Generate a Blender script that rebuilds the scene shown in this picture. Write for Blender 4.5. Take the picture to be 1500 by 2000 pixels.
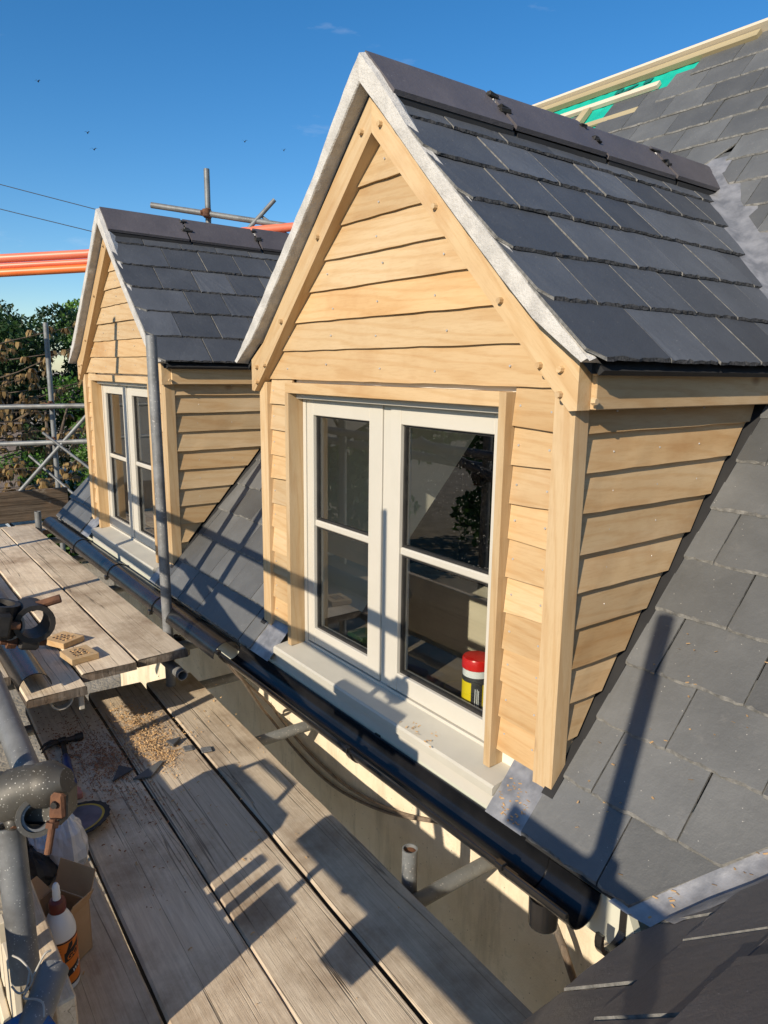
import bpy, math, random
import numpy as np
from mathutils import Vector, Matrix

for o in list(bpy.data.objects): bpy.data.objects.remove(o)
scene = bpy.context.scene
COL = scene.collection
RNG = random.Random(7)
R = math.radians

# ------------------------------------------------------------------ camera
cam_d = bpy.data.cameras.new('camera'); cam = bpy.data.objects.new('camera', cam_d); COL.objects.link(cam)
cam_d.sensor_fit = 'VERTICAL'; cam_d.sensor_height = 36.0; cam_d.lens = 36.0 * 1392.9 / 2000.0
cam_d.clip_start = 0.02; cam_d.clip_end = 2000
right = Vector((0.602, 0.798, 0.013)); down = Vector((0.163, -0.107, -0.981)); fwd = Vector((-0.782, 0.593, -0.194))
fwd.normalize(); right = (right - fwd * right.dot(fwd)).normalized(); down = fwd.cross(right)
cm = Matrix((right, -down, -fwd)).transposed().to_4x4(); cm.translation = (1.7642, -1.2975, 1.0313)
cam.matrix_world = cm
scene.camera = cam
scene.render.resolution_x = 768; scene.render.resolution_y = 1024

# ------------------------------------------------------------------ sky and sun
SUN_EL, SUN_AZ = 26.0, 161.0            # azimuth clockwise from +Y seen from above
world = bpy.data.worlds.new('World'); scene.world = world; world.use_nodes = True
wn = world.node_tree; wn.nodes.clear()
wo = wn.nodes.new('ShaderNodeOutputWorld'); bg = wn.nodes.new('ShaderNodeBackground')
sky = wn.nodes.new('ShaderNodeTexSky'); sky.sky_type = 'NISHITA'; sky.sun_disc = False
sky.sun_elevation = R(SUN_EL); sky.sun_rotation = R(SUN_AZ)
sky.air_density = 1.0; sky.dust_density = 0.25; sky.ozone_density = 4.0; sky.altitude = 50
bg.inputs['Strength'].default_value = 0.107
tc = wn.nodes.new('ShaderNodeTexCoord'); mp = wn.nodes.new('ShaderNodeMapping'); mp.inputs['Scale'].default_value = (1.6, 1.6, 6.5)
nz = wn.nodes.new('ShaderNodeTexNoise'); nz.inputs['Scale'].default_value = 2.6; nz.inputs['Detail'].default_value = 7; nz.inputs['Roughness'].default_value = .55
rp = wn.nodes.new('ShaderNodeValToRGB'); rp.color_ramp.elements[0].position = .60; rp.color_ramp.elements[1].position = .84
rp.color_ramp.elements[1].color = (.42, .42, .42, 1)
mx = wn.nodes.new('ShaderNodeMix'); mx.data_type = 'RGBA'; mx.inputs[7].default_value = (7.5, 7.2, 7.2, 1)
wn.links.new(tc.outputs['Generated'], mp.inputs['Vector']); wn.links.new(mp.outputs[0], nz.inputs['Vector'])
wn.links.new(nz.outputs['Fac'], rp.inputs['Fac']); wn.links.new(rp.outputs['Color'], mx.inputs[0])
hs = wn.nodes.new('ShaderNodeHueSaturation'); hs.inputs['Saturation'].default_value = 1.27; wn.links.new(sky.outputs[0], hs.inputs['Color'])
wn.links.new(hs.outputs[0], mx.inputs[6]); wn.links.new(mx.outputs[2], bg.inputs['Color']); wn.links.new(bg.outputs[0], wo.inputs[0])
sun_d = bpy.data.lights.new('sun', 'SUN'); sun = bpy.data.objects.new('sun', sun_d); COL.objects.link(sun)
sun_d.energy = 4.35; sun_d.angle = R(0.5); sun_d.color = (1.0, 0.875, 0.705)
el, az = R(SUN_EL), R(SUN_AZ)
to_sun = Vector((math.sin(az) * math.cos(el), math.cos(az) * math.cos(el), math.sin(el)))
sun.rotation_euler = to_sun.to_track_quat('Z', 'Y').to_euler(); sun.location = (3, -8, 8)
scene.view_settings.view_transform = 'Standard'; scene.view_settings.look = 'None'
scene.view_settings.exposure = 0.42; scene.view_settings.gamma = 1.0; scene.view_settings.use_curve_mapping = False

# ------------------------------------------------------------------ materials
class NT:
    def __init__(s, name):
        s.m = bpy.data.materials.new(name); s.m.use_nodes = True; s.t = s.m.node_tree; s.t.nodes.clear()
        s.out = s.n('OutputMaterial')
    def n(s, k, **kw):
        nd = s.t.nodes.new('ShaderNode' + k)
        for a, b in kw.items():
            if a in nd.inputs: nd.inputs[a].default_value = b
            else: setattr(nd, a, b)
        return nd
    def l(s, a, b): s.t.links.new(a, b)

def ramp(nt, fac, stops):
    r = nt.n('ValToRGB'); e = r.color_ramp.elements
    while len(e) < len(stops): e.new(.5)
    for x, (p, c) in zip(e, stops):
        x.position = p; x.color = (c[0], c[1], c[2], 1) if not isinstance(c, (int, float)) else (c, c, c, 1)
    nt.l(fac, r.inputs['Fac']); return r.outputs['Color']

def mixc(nt, a, b, fac, mode='MIX'):
    m = nt.n('Mix', data_type='RGBA', blend_type=mode)
    for sock, v in ((m.inputs[6], a), (m.inputs[7], b), (m.inputs[0], fac)):
        if hasattr(v, 'default_value'): nt.l(v, sock)
        elif isinstance(v, (int, float)): sock.default_value = v if sock == m.inputs[0] else (v, v, v, 1)
        else: sock.default_value = (v[0], v[1], v[2], 1)
    return m.outputs[2]

def coords(nt, scale=(1, 1, 1), rand=True):
    t = nt.n('TexCoord'); v = t.outputs['Object']
    if rand:
        oi = nt.n('ObjectInfo'); mu = nt.n('VectorMath', operation='SCALE'); mu.inputs[0].default_value = (17.3, 9.1, 23.7)
        nt.l(oi.outputs['Random'], mu.inputs['Scale']); ad = nt.n('VectorMath', operation='ADD')
        nt.l(v, ad.inputs[0]); nt.l(mu.outputs[0], ad.inputs[1]); v = ad.outputs[0]
    m = nt.n('Mapping'); m.inputs['Scale'].default_value = scale; nt.l(v, m.inputs['Vector']); return m.outputs[0]

def noise(nt, v, scale, detail=4, rough=.55, dist=0):
    n = nt.n('TexNoise'); n.inputs['Scale'].default_value = scale; n.inputs['Detail'].default_value = detail
    n.inputs['Roughness'].default_value = rough; n.inputs['Distortion'].default_value = dist; nt.l(v, n.inputs['Vector']); return n.outputs['Fac']

def finish(nt, col, rough=.6, metal=0, bumps=(), spec=.5, rnd=0, bdist=.002, coat=0):
    b = nt.n('BsdfPrincipled'); b.inputs['Metallic'].default_value = metal
    b.inputs['Specular IOR Level'].default_value = spec; b.inputs['Coat Weight'].default_value = coat
    if hasattr(rough, 'default_value'): nt.l(rough, b.inputs['Roughness'])
    else: b.inputs['Roughness'].default_value = rough
    if rnd:
        oi = nt.n('ObjectInfo'); mr = nt.n('MapRange'); mr.inputs['To Min'].default_value = 1 - rnd; mr.inputs['To Max'].default_value = 1 + rnd
        nt.l(oi.outputs['Random'], mr.inputs['Value']); cx = nt.n('VectorMath', operation='SCALE')
        if hasattr(col, 'default_value'): nt.l(col, cx.inputs[0])
        else: cx.inputs[0].default_value = col
        nt.l(mr.outputs[0], cx.inputs['Scale']); col = cx.outputs[0]
    if hasattr(col, 'default_value'): nt.l(col, b.inputs['Base Color'])
    else: b.inputs['Base Color'].default_value = (*col, 1)
    prev = None
    for f, s in bumps:
        bp = nt.n('Bump'); bp.inputs['Strength'].default_value = s; bp.inputs['Distance'].default_value = bdist; nt.l(f, bp.inputs['Height'])
        if prev: nt.l(prev, bp.inputs['Normal'])
        prev = bp.outputs[0]
    if prev: nt.l(prev, b.inputs['Normal'])
    nt.l(b.outputs[0], nt.out.inputs[0]); return nt.m

def simple(name, c1, c2=None, scale=8, rough=.6, metal=0, bump=.3, bscale=60, stretch=(1, 1, 1), rnd=0, spec=.5, bdist=.002, coat=0, lo=.35, hi=.65):
    nt = NT(name); v = coords(nt, stretch)
    col = ramp(nt, noise(nt, v, scale), [(lo, c1), (hi, c2 or c1)])
    return finish(nt, col, rough, metal, [(noise(nt, v, bscale, 5), bump)] if bump else (), spec, rnd, bdist, coat)

def oak(name, axis):
    nt = NT(name); st = [1.0, 1.0, 1.0]; st[axis] = .09
    v = coords(nt, tuple(st)); big = coords(nt, tuple(1.6 if i != axis else .35 for i in range(3)))
    warp = noise(nt, big, 5, 3, .5, .6)
    w = nt.n('TexWave', wave_type='BANDS', bands_direction='DIAGONAL'); w.inputs['Scale'].default_value = 16; w.inputs['Distortion'].default_value = 9
    w.inputs['Detail'].default_value = 3; w.inputs['Detail Scale'].default_value = 1.1; nt.l(v, w.inputs['Vector'])
    base = ramp(nt, warp, [(.28, (.485, .325, .165)), (.5, (.540, .390, .218)), (.72, (.570, .422, .250))])
    gr = ramp(nt, w.outputs['Fac'], [(.0, (.92, .86, .79)), (.40, (1, 1, 1)), (1, (1, 1, 1))])
    c = mixc(nt, base, gr, .8, 'MULTIPLY')
    fine = noise(nt, v, 210, 4, .7)
    c = mixc(nt, c, ramp(nt, fine, [(.34, (.80, .72, .62)), (.52, (1, 1, 1))]), .36, 'MULTIPLY')
    # small knots and dark flecks, larger stains
    vo = nt.n('TexVoronoi'); vo.inputs['Scale'].default_value = 4.2; nt.l(coords(nt, tuple(1.0 if i != axis else .55 for i in range(3))), vo.inputs['Vector'])
    c = mixc(nt, c, (.20, .10, .04), ramp(nt, vo.outputs['Distance'], [(.02, .75), (.075, 0.0)]))
    stn = noise(nt, coords(nt), 2.2, 5, .6)
    c = mixc(nt, c, (.36, .19, .075), ramp(nt, stn, [(.57, 0.0), (.78, .6)]))
    oi = nt.n('ObjectInfo'); mu = nt.n('Math', operation='MULTIPLY'); mu.inputs[1].default_value = 7.31; nt.l(oi.outputs['Random'], mu.inputs[0])
    fr_ = nt.n('Math', operation='FRACT'); nt.l(mu.outputs[0], fr_.inputs[0])
    c = mixc(nt, c, ramp(nt, fr_.outputs[0], [(0, (1.0, .94, .86)), (.5, (1, 1, 1)), (1, (.94, .96, 1.0))]), 1.0, 'MULTIPLY')
    return finish(nt, c, .62, 0, [(fine, .25), (w.outputs['Fac'], .06)], .25, .15, .0012)

def weathered(name, axis, c1, c2, dirt=(.20, .125, .07)):
    nt = NT(name); st = [1.0, 1.0, 1.0]; st[axis] = .06
    v = coords(nt, tuple(st)); g = noise(nt, v, 70, 7, .72, .5); g2 = noise(nt, v, 260, 4, .7)
    c = ramp(nt, g, [(.28, tuple(x * .88 for x in c1)), (.44, c1), (.66, c2)])
    c = mixc(nt, c, ramp(nt, g2, [(.36, (.76, .73, .70)), (.52, (1, 1, 1))]), .22, 'MULTIPLY')
    s = noise(nt, coords(nt, (1, 1, 1)), 3.0, 7, .68)
    c = mixc(nt, c, dirt, ramp(nt, s, [(.44, 0.0), (.70, .75)]))
    s2 = noise(nt, coords(nt, (1.3, .8, 1)), 9.0, 6, .7)
    c = mixc(nt, c, (.62, .53, .41), ramp(nt, s2, [(.58, 0.0), (.75, .45)]))
    crack = ramp(nt, noise(nt, coords(nt, tuple(.012 if i == axis else 1.0 for i in range(3))), 17, 3, .5, .2), [(.491, 1.0), (.50, .0), (.509, 1.0)])
    c = mixc(nt, c, crack, .6, 'MULTIPLY')
    return finish(nt, c, .82, 0, [(g, .35), (g2, .3), (crack, .5)], .2, .14, .004)

def slate_mat(name, c, rnd=.16):
    nt = NT(name); v = coords(nt, (1, 1, 1)); a = noise(nt, v, 5, 6, .6); f = noise(nt, v, 240, 3, .6)
    col = ramp(nt, a, [(.3, tuple(x * .82 for x in c)), (.55, c), (.75, tuple(x * 1.22 for x in c))])
    col = mixc(nt, col, (.20, .19, .175), ramp(nt, noise(nt, v, 26, 5, .7), [(.60, 0.0), (.80, .30)]))
    vo = nt.n('TexVoronoi'); vo.inputs['Scale'].default_value = 46; nt.l(v, vo.inputs['Vector'])
    col = mixc(nt, col, (.42, .40, .36), ramp(nt, vo.outputs['Distance'], [(.035, .8), (.065, 0.0)]))
    ro = nt.n('MapRange'); ro.inputs['To Min'].default_value = .42; ro.inputs['To Max'].default_value = .62; nt.l(a, ro.inputs['Value'])
    return finish(nt, col, ro.outputs[0], 0, [(noise(nt, v, 9, 6, .62), .5), (noise(nt, v, 48, 6, .65), .4), (f, .16)], .5, rnd, .004)

def galv(name, base=(.19, .20, .20), dirt=(.10, .085, .07), spots=.5, heavy=0):
    nt = NT(name); v = coords(nt); a = noise(nt, v, 9, 6, .65); b = noise(nt, v, 60, 3, .6)
    col = ramp(nt, a, [(.3, tuple(x * .6 for x in base)), (.5, base), (.7, tuple(min(1, x * 1.25) for x in base))])
    col = mixc(nt, col, dirt, ramp(nt, noise(nt, v, 4, 6, .7), [(.5, 0.0), (.72, .8)]))
    vo = nt.n('TexVoronoi'); vo.inputs['Scale'].default_value = 170 if heavy else 75; nt.l(v, vo.inputs['Vector'])
    sel = ramp(nt, noise(nt, v, 22 if heavy else 6, 3, .6), [(.42, 0.0), (.6, 1.0)])
    sp = mixc(nt, (0, 0, 0), sel, ramp(nt, vo.outputs['Distance'], [(.12 if heavy else .13, spots), (.22, 0.0)]))
    col = mixc(nt, col, (.62, .60, .55), sp)
    return finish(nt, col, .52, .22, [(b, .25), (a, .15)], .45, .08, .0015)

def leaf_mat(name, c1, c2, rough=.5):
    nt = NT(name); v = coords(nt, rand=False); g = nt.n('NewGeometry')
    col = ramp(nt, g.outputs['Random Per Island'], [(.0, c1), (1.0, c2)])
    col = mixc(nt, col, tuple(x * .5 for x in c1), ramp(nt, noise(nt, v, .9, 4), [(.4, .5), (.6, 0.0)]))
    b = nt.n('BsdfPrincipled'); b.inputs['Roughness'].default_value = rough; nt.l(col, b.inputs['Base Color'])
    t = nt.n('BsdfTranslucent'); nt.l(col, t.inputs['Color']); m = nt.n('MixShader'); m.inputs[0].default_value = .3
    nt.l(b.outputs[0], m.inputs[1]); nt.l(t.outputs[0], m.inputs[2]); nt.l(m.outputs[0], nt.out.inputs[0]); return nt.m

def glass_mat(name):
    nt = NT(name); tr = nt.n('BsdfTransparent'); tr.inputs[0].default_value = (.93, .95, .94, 1)
    gl = nt.n('BsdfGlossy'); gl.inputs['Roughness'].default_value = .004; gl.inputs['Color'].default_value = (1, 1, 1, 1)
    fr = nt.n('Fresnel'); fr.inputs['IOR'].default_value = 2.15
    v = coords(nt); bp = nt.n('Bump'); bp.inputs['Strength'].default_value = .03; bp.inputs['Distance'].default_value = .002
    nt.l(noise(nt, v, 5, 1), bp.inputs['Height']); nt.l(bp.outputs[0], gl.inputs['Normal'])
    ge = nt.n('NewGeometry'); iv = nt.n('Math', operation='SUBTRACT'); iv.inputs[0].default_value = 1.0; nt.l(ge.outputs['Backfacing'], iv.inputs[1])
    ml = nt.n('Math', operation='MULTIPLY'); nt.l(fr.outputs[0], ml.inputs[0]); nt.l(iv.outputs[0], ml.inputs[1])
    m = nt.n('MixShader'); nt.l(ml.outputs[0], m.inputs[0]); nt.l(tr.outputs[0], m.inputs[1]); nt.l(gl.outputs[0], m.inputs[2])
    # dried dust specks
    vo = nt.n('TexVoronoi'); vo.inputs['Scale'].default_value = 95; nt.l(v, vo.inputs['Vector'])
    sel = ramp(nt, noise(nt, v, 3.5, 3), [(.45, 0.0), (.62, 1.0)])
    f = mixc(nt, (0, 0, 0), sel, ramp(nt, vo.outputs['Distance'], [(.05, .9), (.09, 0.0)]))
    d = nt.n('BsdfDiffuse'); d.inputs[0].default_value = (.6, .58, .52, 1)
    m2 = nt.n('MixShader'); nt.l(f, m2.inputs[0]); nt.l(m.outputs[0], m2.inputs[1]); nt.l(d.outputs[0], m2.inputs[2])
    nt.l(m2.outputs[0], nt.out.inputs[0]); return nt.m

def wall_mat():
    nt = NT('wall_render'); v = coords(nt, rand=False); st = coords(nt, (1.6, 1.6, .22), False)
    c = ramp(nt, noise(nt, v, 3.2, 7, .65), [(.32, (.62, .52, .37)), (.5, (.74, .63, .465)), (.68, (.80, .70, .54))])
    c = mixc(nt, c, (.28, .235, .15), ramp(nt, noise(nt, st, 5, 6, .7), [(.52, 0.0), (.74, .6)]))
    c = mixc(nt, c, (.20, .20, .11), ramp(nt, noise(nt, v, 6.5, 5, .7), [(.60, 0.0), (.76, .55)]))
    vo = nt.n('TexVoronoi'); vo.inputs['Scale'].default_value = 38; nt.l(v, vo.inputs['Vector'])
    c = mixc(nt, c, (.16, .12, .07), ramp(nt, vo.outputs['Distance'], [(.06, .7), (.12, 0.0)]))
    return finish(nt, c, .92, 0, [(noise(nt, v, 26, 6, .65), .5), (noise(nt, v, 140, 4, .7), .6)], .15, 0, .004)
M = dict(
    oak_x=oak('oak_x', 0), oak_y=oak('oak_y', 1), oak_z=oak('oak_z', 2),
    slate=slate_mat('slate', (.084, .091, .101), .34), slate_main=slate_mat('slate_main', (.102, .105, .104), .28), slate_wing=slate_mat('slate_wing', (.112, .103, .098), .26),
    slate_tail_shade=simple('slate_tail_shade', (.010, .010, .011), (.07, .07, .07), 140, .8, 0, .8, 160, bdist=.003),  # shade on the dormer slate tails, painted as a near-black edge colour
    slate_edge=simple('slate_edge', (.10, .10, .095), (.21, .205, .19), 60, .85, 0, .8, 160, bdist=.003),
    ridge=slate_mat('ridge_tile', (.098, .088, .092), .12),
    mortar=simple('mortar', (.43, .415, .385), (.56, .54, .50), 22, .9, 0, .8, 150, bdist=.004, spec=.2),
    paint=simple('frame_paint', (.52, .495, .425), (.55, .52, .45), 5, .42, 0, .05, 90, rnd=.02),
    sill=simple('sill_paint', (.45, .43, .365), (.51, .485, .41), 6, .5, 0, .1, 90),
    fascia=simple('fascia_paint', (.52, .53, .43), (.57, .57, .47), 5, .5, 0, .1, 60),
    render=wall_mat(),
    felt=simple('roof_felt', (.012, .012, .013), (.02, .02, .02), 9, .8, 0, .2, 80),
    black=simple('black_plastic', (.006, .0065, .0075), (.013, .013, .014), 9, .24, 0, .12, 40, spec=.6, bdist=.001),
    rubber=simple('black_rubber', (.015, .014, .013), (.03, .028, .025), 20, .6, 0, .2, 90),
    lead=simple('lead', (.20, .205, .215), (.36, .36, .365), 18, .45, .4, .55, 26, bdist=.005),
    membrane=simple('green_membrane', (.0, .33, .24), (.0, .42, .31), 12, .6, 0, .4, 18, bdist=.006),
    batten=simple('batten', (.33, .27, .15), (.42, .35, .21), 6, .8, 0, .3, 60, (.1, 1, 1)),
    pale=simple('pale_timber', (.58, .50, .37), (.66, .58, .44), 6, .75, 0, .3, 60, (.1, 1, 1)),
    board=weathered('scaffold_board', 0, (.62, .510, .370), (.73, .62, .465)),
    board_gap_shade=weathered('board_gap_shade', 0, (.060, .050, .042), (.11, .092, .075), (.04, .03, .02)),  # near-black board sides: the shadow in the deck gaps painted into the colour
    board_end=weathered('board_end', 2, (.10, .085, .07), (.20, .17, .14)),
    toe=weathered('toe_board', 1, (.10, .075, .052), (.17, .135, .10)),
    tube=galv('galvanised_tube'), tube_spk=galv('speckled_tube', (.19, .195, .195), (.055, .05, .045), .75, 1),
    tube_dk=galv('dark_tube', (.22, .225, .225), (.08, .07, .06), .8),
    coupler=galv('coupler_steel', (.080, .075, .064), (.035, .025, .016), .75, 1),
    rust=simple('rust', (.075, .032, .018), (.17, .075, .035), 30, .85, .1, .7, 120),
    steel=simple('steel', (.45, .44, .42), (.58, .57, .55), 20, .4, .3, .1, 60),
    iron=simple('black_iron', (.02, .019, .018), (.045, .04, .036), 25, .55, .3, .4, 90),
    glass=glass_mat('window_glass'),
    inner=simple('plaster', (.66, .60, .49), (.72, .66, .55), 3, .9, 0, .2, 60),
    floor_in=simple('attic_floor', (.11, .085, .06), (.18, .14, .10), 4, .8, 0, .3, 40, (.1, 1, 1)),
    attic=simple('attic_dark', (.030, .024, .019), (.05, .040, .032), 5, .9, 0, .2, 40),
    white=simple('white_plastic', (.72, .72, .70), (.78, .78, .76), 5, .35, 0, .05, 60),
    red=simple('red_plastic', (.62, .015, .012), (.70, .02, .016), 5, .3, 0, .05, 60),
    yellow=simple('yellow_label', (.80, .60, .01), (.82, .63, .02), 5, .45, 0, .03, 60),
    label_dark=simple('dark_label', (.03, .03, .03), (.045, .045, .045), 5, .45, 0, .03, 60),
    orange_label=simple('orange_label', (.70, .17, .012), (.74, .20, .02), 7, .4, 0, .05, 60),
    ink=simple('black_ink', (.012, .01, .008), (.02, .016, .012), 5, .5, 0, 0),
    cap=simple('brown_cap', (.13, .022, .014), (.17, .03, .02), 8, .4, 0, .05, 60),
    card=simple('cardboard', (.42, .25, .12), (.50, .31, .16), 9, .85, 0, .2, 90),
    blue=simple('blue_grip', (.015, .035, .13), (.025, .05, .17), 20, .5, 0, .4, 120),
    blue_paint=simple('blue_paint', (.02, .14, .34), (.20, .16, .11), 16, .7, 0, .4, 80, lo=.5, hi=.62),
    pink=simple('pink_stone', (.42, .17, .13), (.5, .22, .17), 30, .85, 0, .4, 100),
    disc=simple('saw_disc', (.13, .115, .13), (.20, .18, .20), 16, .4, .5, .2, 70),
    gold=simple('disc_band', (.45, .30, .03), (.55, .38, .05), 16, .5, .2, .2, 70),
    chips=simple('wood_chips', (.52, .31, .13), (.66, .44, .22), 40, .8, 0, .2, 90),
    chips_red=simple('red_chips', (.24, .095, .04), (.34, .15, .065), 40, .85, 0, .2, 90),
    orange=simple('orange_pipe', (.75, .16, .035), (.80, .20, .05), 3, .4, 0, .05, 40),
    coral=simple('coral_pipe', (.72, .17, .09), (.76, .20, .11), 3, .4, 0, .05, 40),
    cable=simple('cable', (.16, .12, .085), (.25, .19, .14), 30, .6, 0, .2, 80),
    wire=simple('wire', (.02, .02, .022), None, 30, .6, 0, 0),
    tie=simple('tie', (.34, .32, .28), (.42, .40, .35), 30, .5, 0, .1, 80),
    bark=simple('bark', (.07, .05, .035), (.13, .10, .07), 12, .9, 0, .8, 40, (1, 1, .3), bdist=.02),
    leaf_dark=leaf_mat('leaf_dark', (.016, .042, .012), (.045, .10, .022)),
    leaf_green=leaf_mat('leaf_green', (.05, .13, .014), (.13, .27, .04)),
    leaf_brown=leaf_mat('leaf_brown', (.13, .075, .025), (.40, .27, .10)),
    grass=simple('gravel_ground', (.26, .22, .155), (.38, .325, .24), 3, .95, 0, .8, 20, bdist=.03),
    cottage=simple('cottage_wall', (.42, .48, .55), (.46, .52, .58), 3, .85, 0, .2, 30),
    tiles=simple('cottage_roof', (.12, .095, .08), (.18, .145, .12), 9, .85, 0, .6, 40, bdist=.02),
    bird=simple('bird', (.02, .02, .022), None, 5, .7, 0, 0),
)
def bag_mat():
    nt = NT('clear_bag'); g = nt.n('BsdfPrincipled'); g.inputs['Base Color'].default_value = (.78, .77, .76, 1); g.inputs['Roughness'].default_value = .18
    t = nt.n('BsdfTransparent'); m = nt.n('MixShader'); m.inputs[0].default_value = .82
    nt.l(t.outputs[0], m.inputs[1]); nt.l(g.outputs[0], m.inputs[2]); nt.l(m.outputs[0], nt.out.inputs[0]); return nt.m
M['bag'] = bag_mat()

# ------------------------------------------------------------------ object helpers
WM = {}
def link(name, mesh, parent=None, matrix=None):
    o = bpy.data.objects.new(name, mesh); COL.objects.link(o)
    m = matrix or Matrix.Identity(4); WM[o] = m
    if parent is not None:
        o.parent = parent; o.matrix_parent_inverse = WM[parent].inverted()
    o.matrix_basis = m
    return o
def mesh(verts, faces, mat, smooth=False):
    me = bpy.data.meshes.new('mesh'); me.from_pydata([tuple(v) for v in verts], [], faces); me.validate()
    mats = mat if isinstance(mat, (list, tuple)) else [mat]
    for x in mats: me.materials.append(x)
    if smooth: me.polygons.foreach_set('use_smooth', [True] * len(me.polygons))
    me.update(); return me
def thing(name, loc, label, cat, group=None):
    o = link(name, None, None, Matrix.Translation(loc)); o.empty_display_size = .1
    return tag(o, label, cat, group)
def tag(o, label, cat, group=None, kind=None):
    o['label'] = label; o['category'] = cat
    if group: o['group'] = group
    if kind: o['kind'] = kind
    return o
class G:
    """mesh collector in world coordinates"""
    def __init__(s): s.v = []; s.f = []
    def add(s, v, f):
        b = len(s.v); s.v += [Vector(x) for x in v]; s.f += [tuple(i + b for i in q) for q in f]; return s
    def box(s, lo, hi, ch=0.0, jit=0.0, rng=RNG):
        x0, y0, z0 = lo; x1, y1, z1 = hi
        if ch <= 0:
            v = [(x, y, z) for z in (z0, z1) for y in (y0, y1) for x in (x0, x1)]
            return s.add([(a + rng.uniform(-jit, jit), b + rng.uniform(-jit, jit), c + rng.uniform(-jit, jit)) for a, b, c in v] if jit else v,
                         [(0, 2, 3, 1), (4, 5, 7, 6), (0, 1, 5, 4), (2, 6, 7, 3), (0, 4, 6, 2), (1, 3, 7, 5)])
        # chamfered box: 24 vertices
        v = []; idx = {}
        for i in (0, 1):
            for j in (0, 1):
                for k in (0, 1):
                    c = (x1 if i else x0, y1 if j else y0, z1 if k else z0); sg = (-1 if i else 1, -1 if j else 1, -1 if k else 1)
                    jt = [rng.uniform(-jit, jit) for _ in range(3)] if jit else (0, 0, 0)
                    for a in range(3):      # vertex lying on face a
                        p = [c[q] + (0 if q == a else sg[q] * ch) + jt[q] for q in range(3)]
                        idx[(i, j, k, a)] = len(v); v.append(p)
        f = []
        I = idx
        for a, (b, c) in ((0, (1, 2)), (1, (2, 0)), (2, (0, 1))):
            for e in (0, 1):
                def key(p, q):
                    t = [0, 0, 0]; t[a] = e; t[b] = p; t[c] = q; return I[(*t, a)]
                q = [key(0, 0), key(1, 0), key(1, 1), key(0, 1)]
                f.append(tuple(q if e else q[::-1]))
            for p in (0, 1):
                for q in (0, 1):
                    def k2(e, face):
                        t = [0, 0, 0]; t[a] = e; t[b] = p; t[c] = q; return I[(*t, face)]
                    qd = [k2(0, b), k2(1, b), k2(1, c), k2(0, c)]
                    f.append(tuple(qd if (p == q) else qd[::-1]))
        for i in (0, 1):
            for j in (0, 1):
                for k in (0, 1):
                    t = [I[(i, j, k, 0)], I[(i, j, k, 1)], I[(i, j, k, 2)]]
                    f.append(tuple(t if (i + j + k) % 2 else t[::-1]))
        return s.add(v, f)
    def prism(s, poly, off):
        """poly: list of 3D points (ccw seen from outside end), off: extrusion vector"""
        n = len(poly); off = Vector(off); p = [Vector(q) for q in poly]
        return s.add(p + [q + off for q in p], [tuple(range(n - 1, -1, -1)), tuple(range(n, 2 * n))] + [(i, (i + 1) % n, n + (i + 1) % n, n + i) for i in range(n)])
    def tube(s, a, b, r, seg=16, r2=None, caps=True, hollow=0.0):
        a = Vector(a); b = Vector(b); d = (b - a).normalized(); u = d.orthogonal().normalized(); w = d.cross(u); r2 = r if r2 is None else r2
        ring = lambda c, q: [c + (u * math.cos(2 * math.pi * i / seg) + w * math.sin(2 * math.pi * i / seg)) * q for i in range(seg)]
        side = lambda o, o2, fl=False: [((o + i, o + (i + 1) % seg, o2 + (i + 1) % seg, o2 + i) if not fl else (o + i, o2 + i, o2 + (i + 1) % seg, o + (i + 1) % seg)) for i in range(seg)]
        if hollow:
            v = ring(a, r) + ring(b, r2) + ring(a, r - hollow) + ring(b, r2 - hollow)
            return s.add(v, side(0, seg) + side(2 * seg, 3 * seg, True) + side(2 * seg, 0) + side(seg, 3 * seg))
        return s.add(ring(a, r) + ring(b, r2), side(0, seg) + ([tuple(range(seg - 1, -1, -1)), tuple(range(seg, 2 * seg))] if caps else []))
    def path(s, pts, rad, seg=8):
        pts = [Vector(q) for q in pts]; n = len(pts); rad = rad if isinstance(rad, (list, tuple)) else [rad] * n
        v = []; f = []; u = None
        for i, c in enumerate(pts):
            d = (pts[min(i + 1, n - 1)] - pts[max(i - 1, 0)]).normalized()
            u = d.orthogonal().normalized() if u is None else (u - d * u.dot(d)).normalized(); w = d.cross(u)
            v += [c + (u * math.cos(2 * math.pi * k / seg) + w * math.sin(2 * math.pi * k / seg)) * rad[i] for k in range(seg)]
        for i in range(n - 1):
            for k in range(seg): f.append((i * seg + k, i * seg + (k + 1) % seg, (i + 1) * seg + (k + 1) % seg, (i + 1) * seg + k))
        f += [tuple(range(seg - 1, -1, -1)), tuple(range((n - 1) * seg, n * seg))]
        return s.add(v, f)
    def lathe(s, prof, base, seg=28, axis=None):
        base = Vector(base); v = []; f = []; n = len(prof)
        m = (Vector(axis).to_track_quat('Z', 'Y').to_matrix() if axis is not None else Matrix.Identity(3))
        for r, z in prof:
            v += [base + m @ Vector((r * math.cos(2 * math.pi * k / seg), r * math.sin(2 * math.pi * k / seg), z)) for k in range(seg)]
        for i in range(n - 1):
            for k in range(seg): f.append((i * seg + k, i * seg + (k + 1) % seg, (i + 1) * seg + (k + 1) % seg, (i + 1) * seg + k))
        f += [tuple(range(seg - 1, -1, -1)), tuple(range((n - 1) * seg, n * seg))]
        return s.add(v, f)
    def obj(s, name, mat, parent=None, smooth=False, origin=None):
        """world-space mesh; origin moves the object's origin"""
        if origin is not None:
            o = Vector(origin); return link(name, mesh([q - o for q in s.v], s.f, mat, smooth), parent, Matrix.Translation(o))
        return link(name, mesh(s.v, s.f, mat, smooth), parent)
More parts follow.
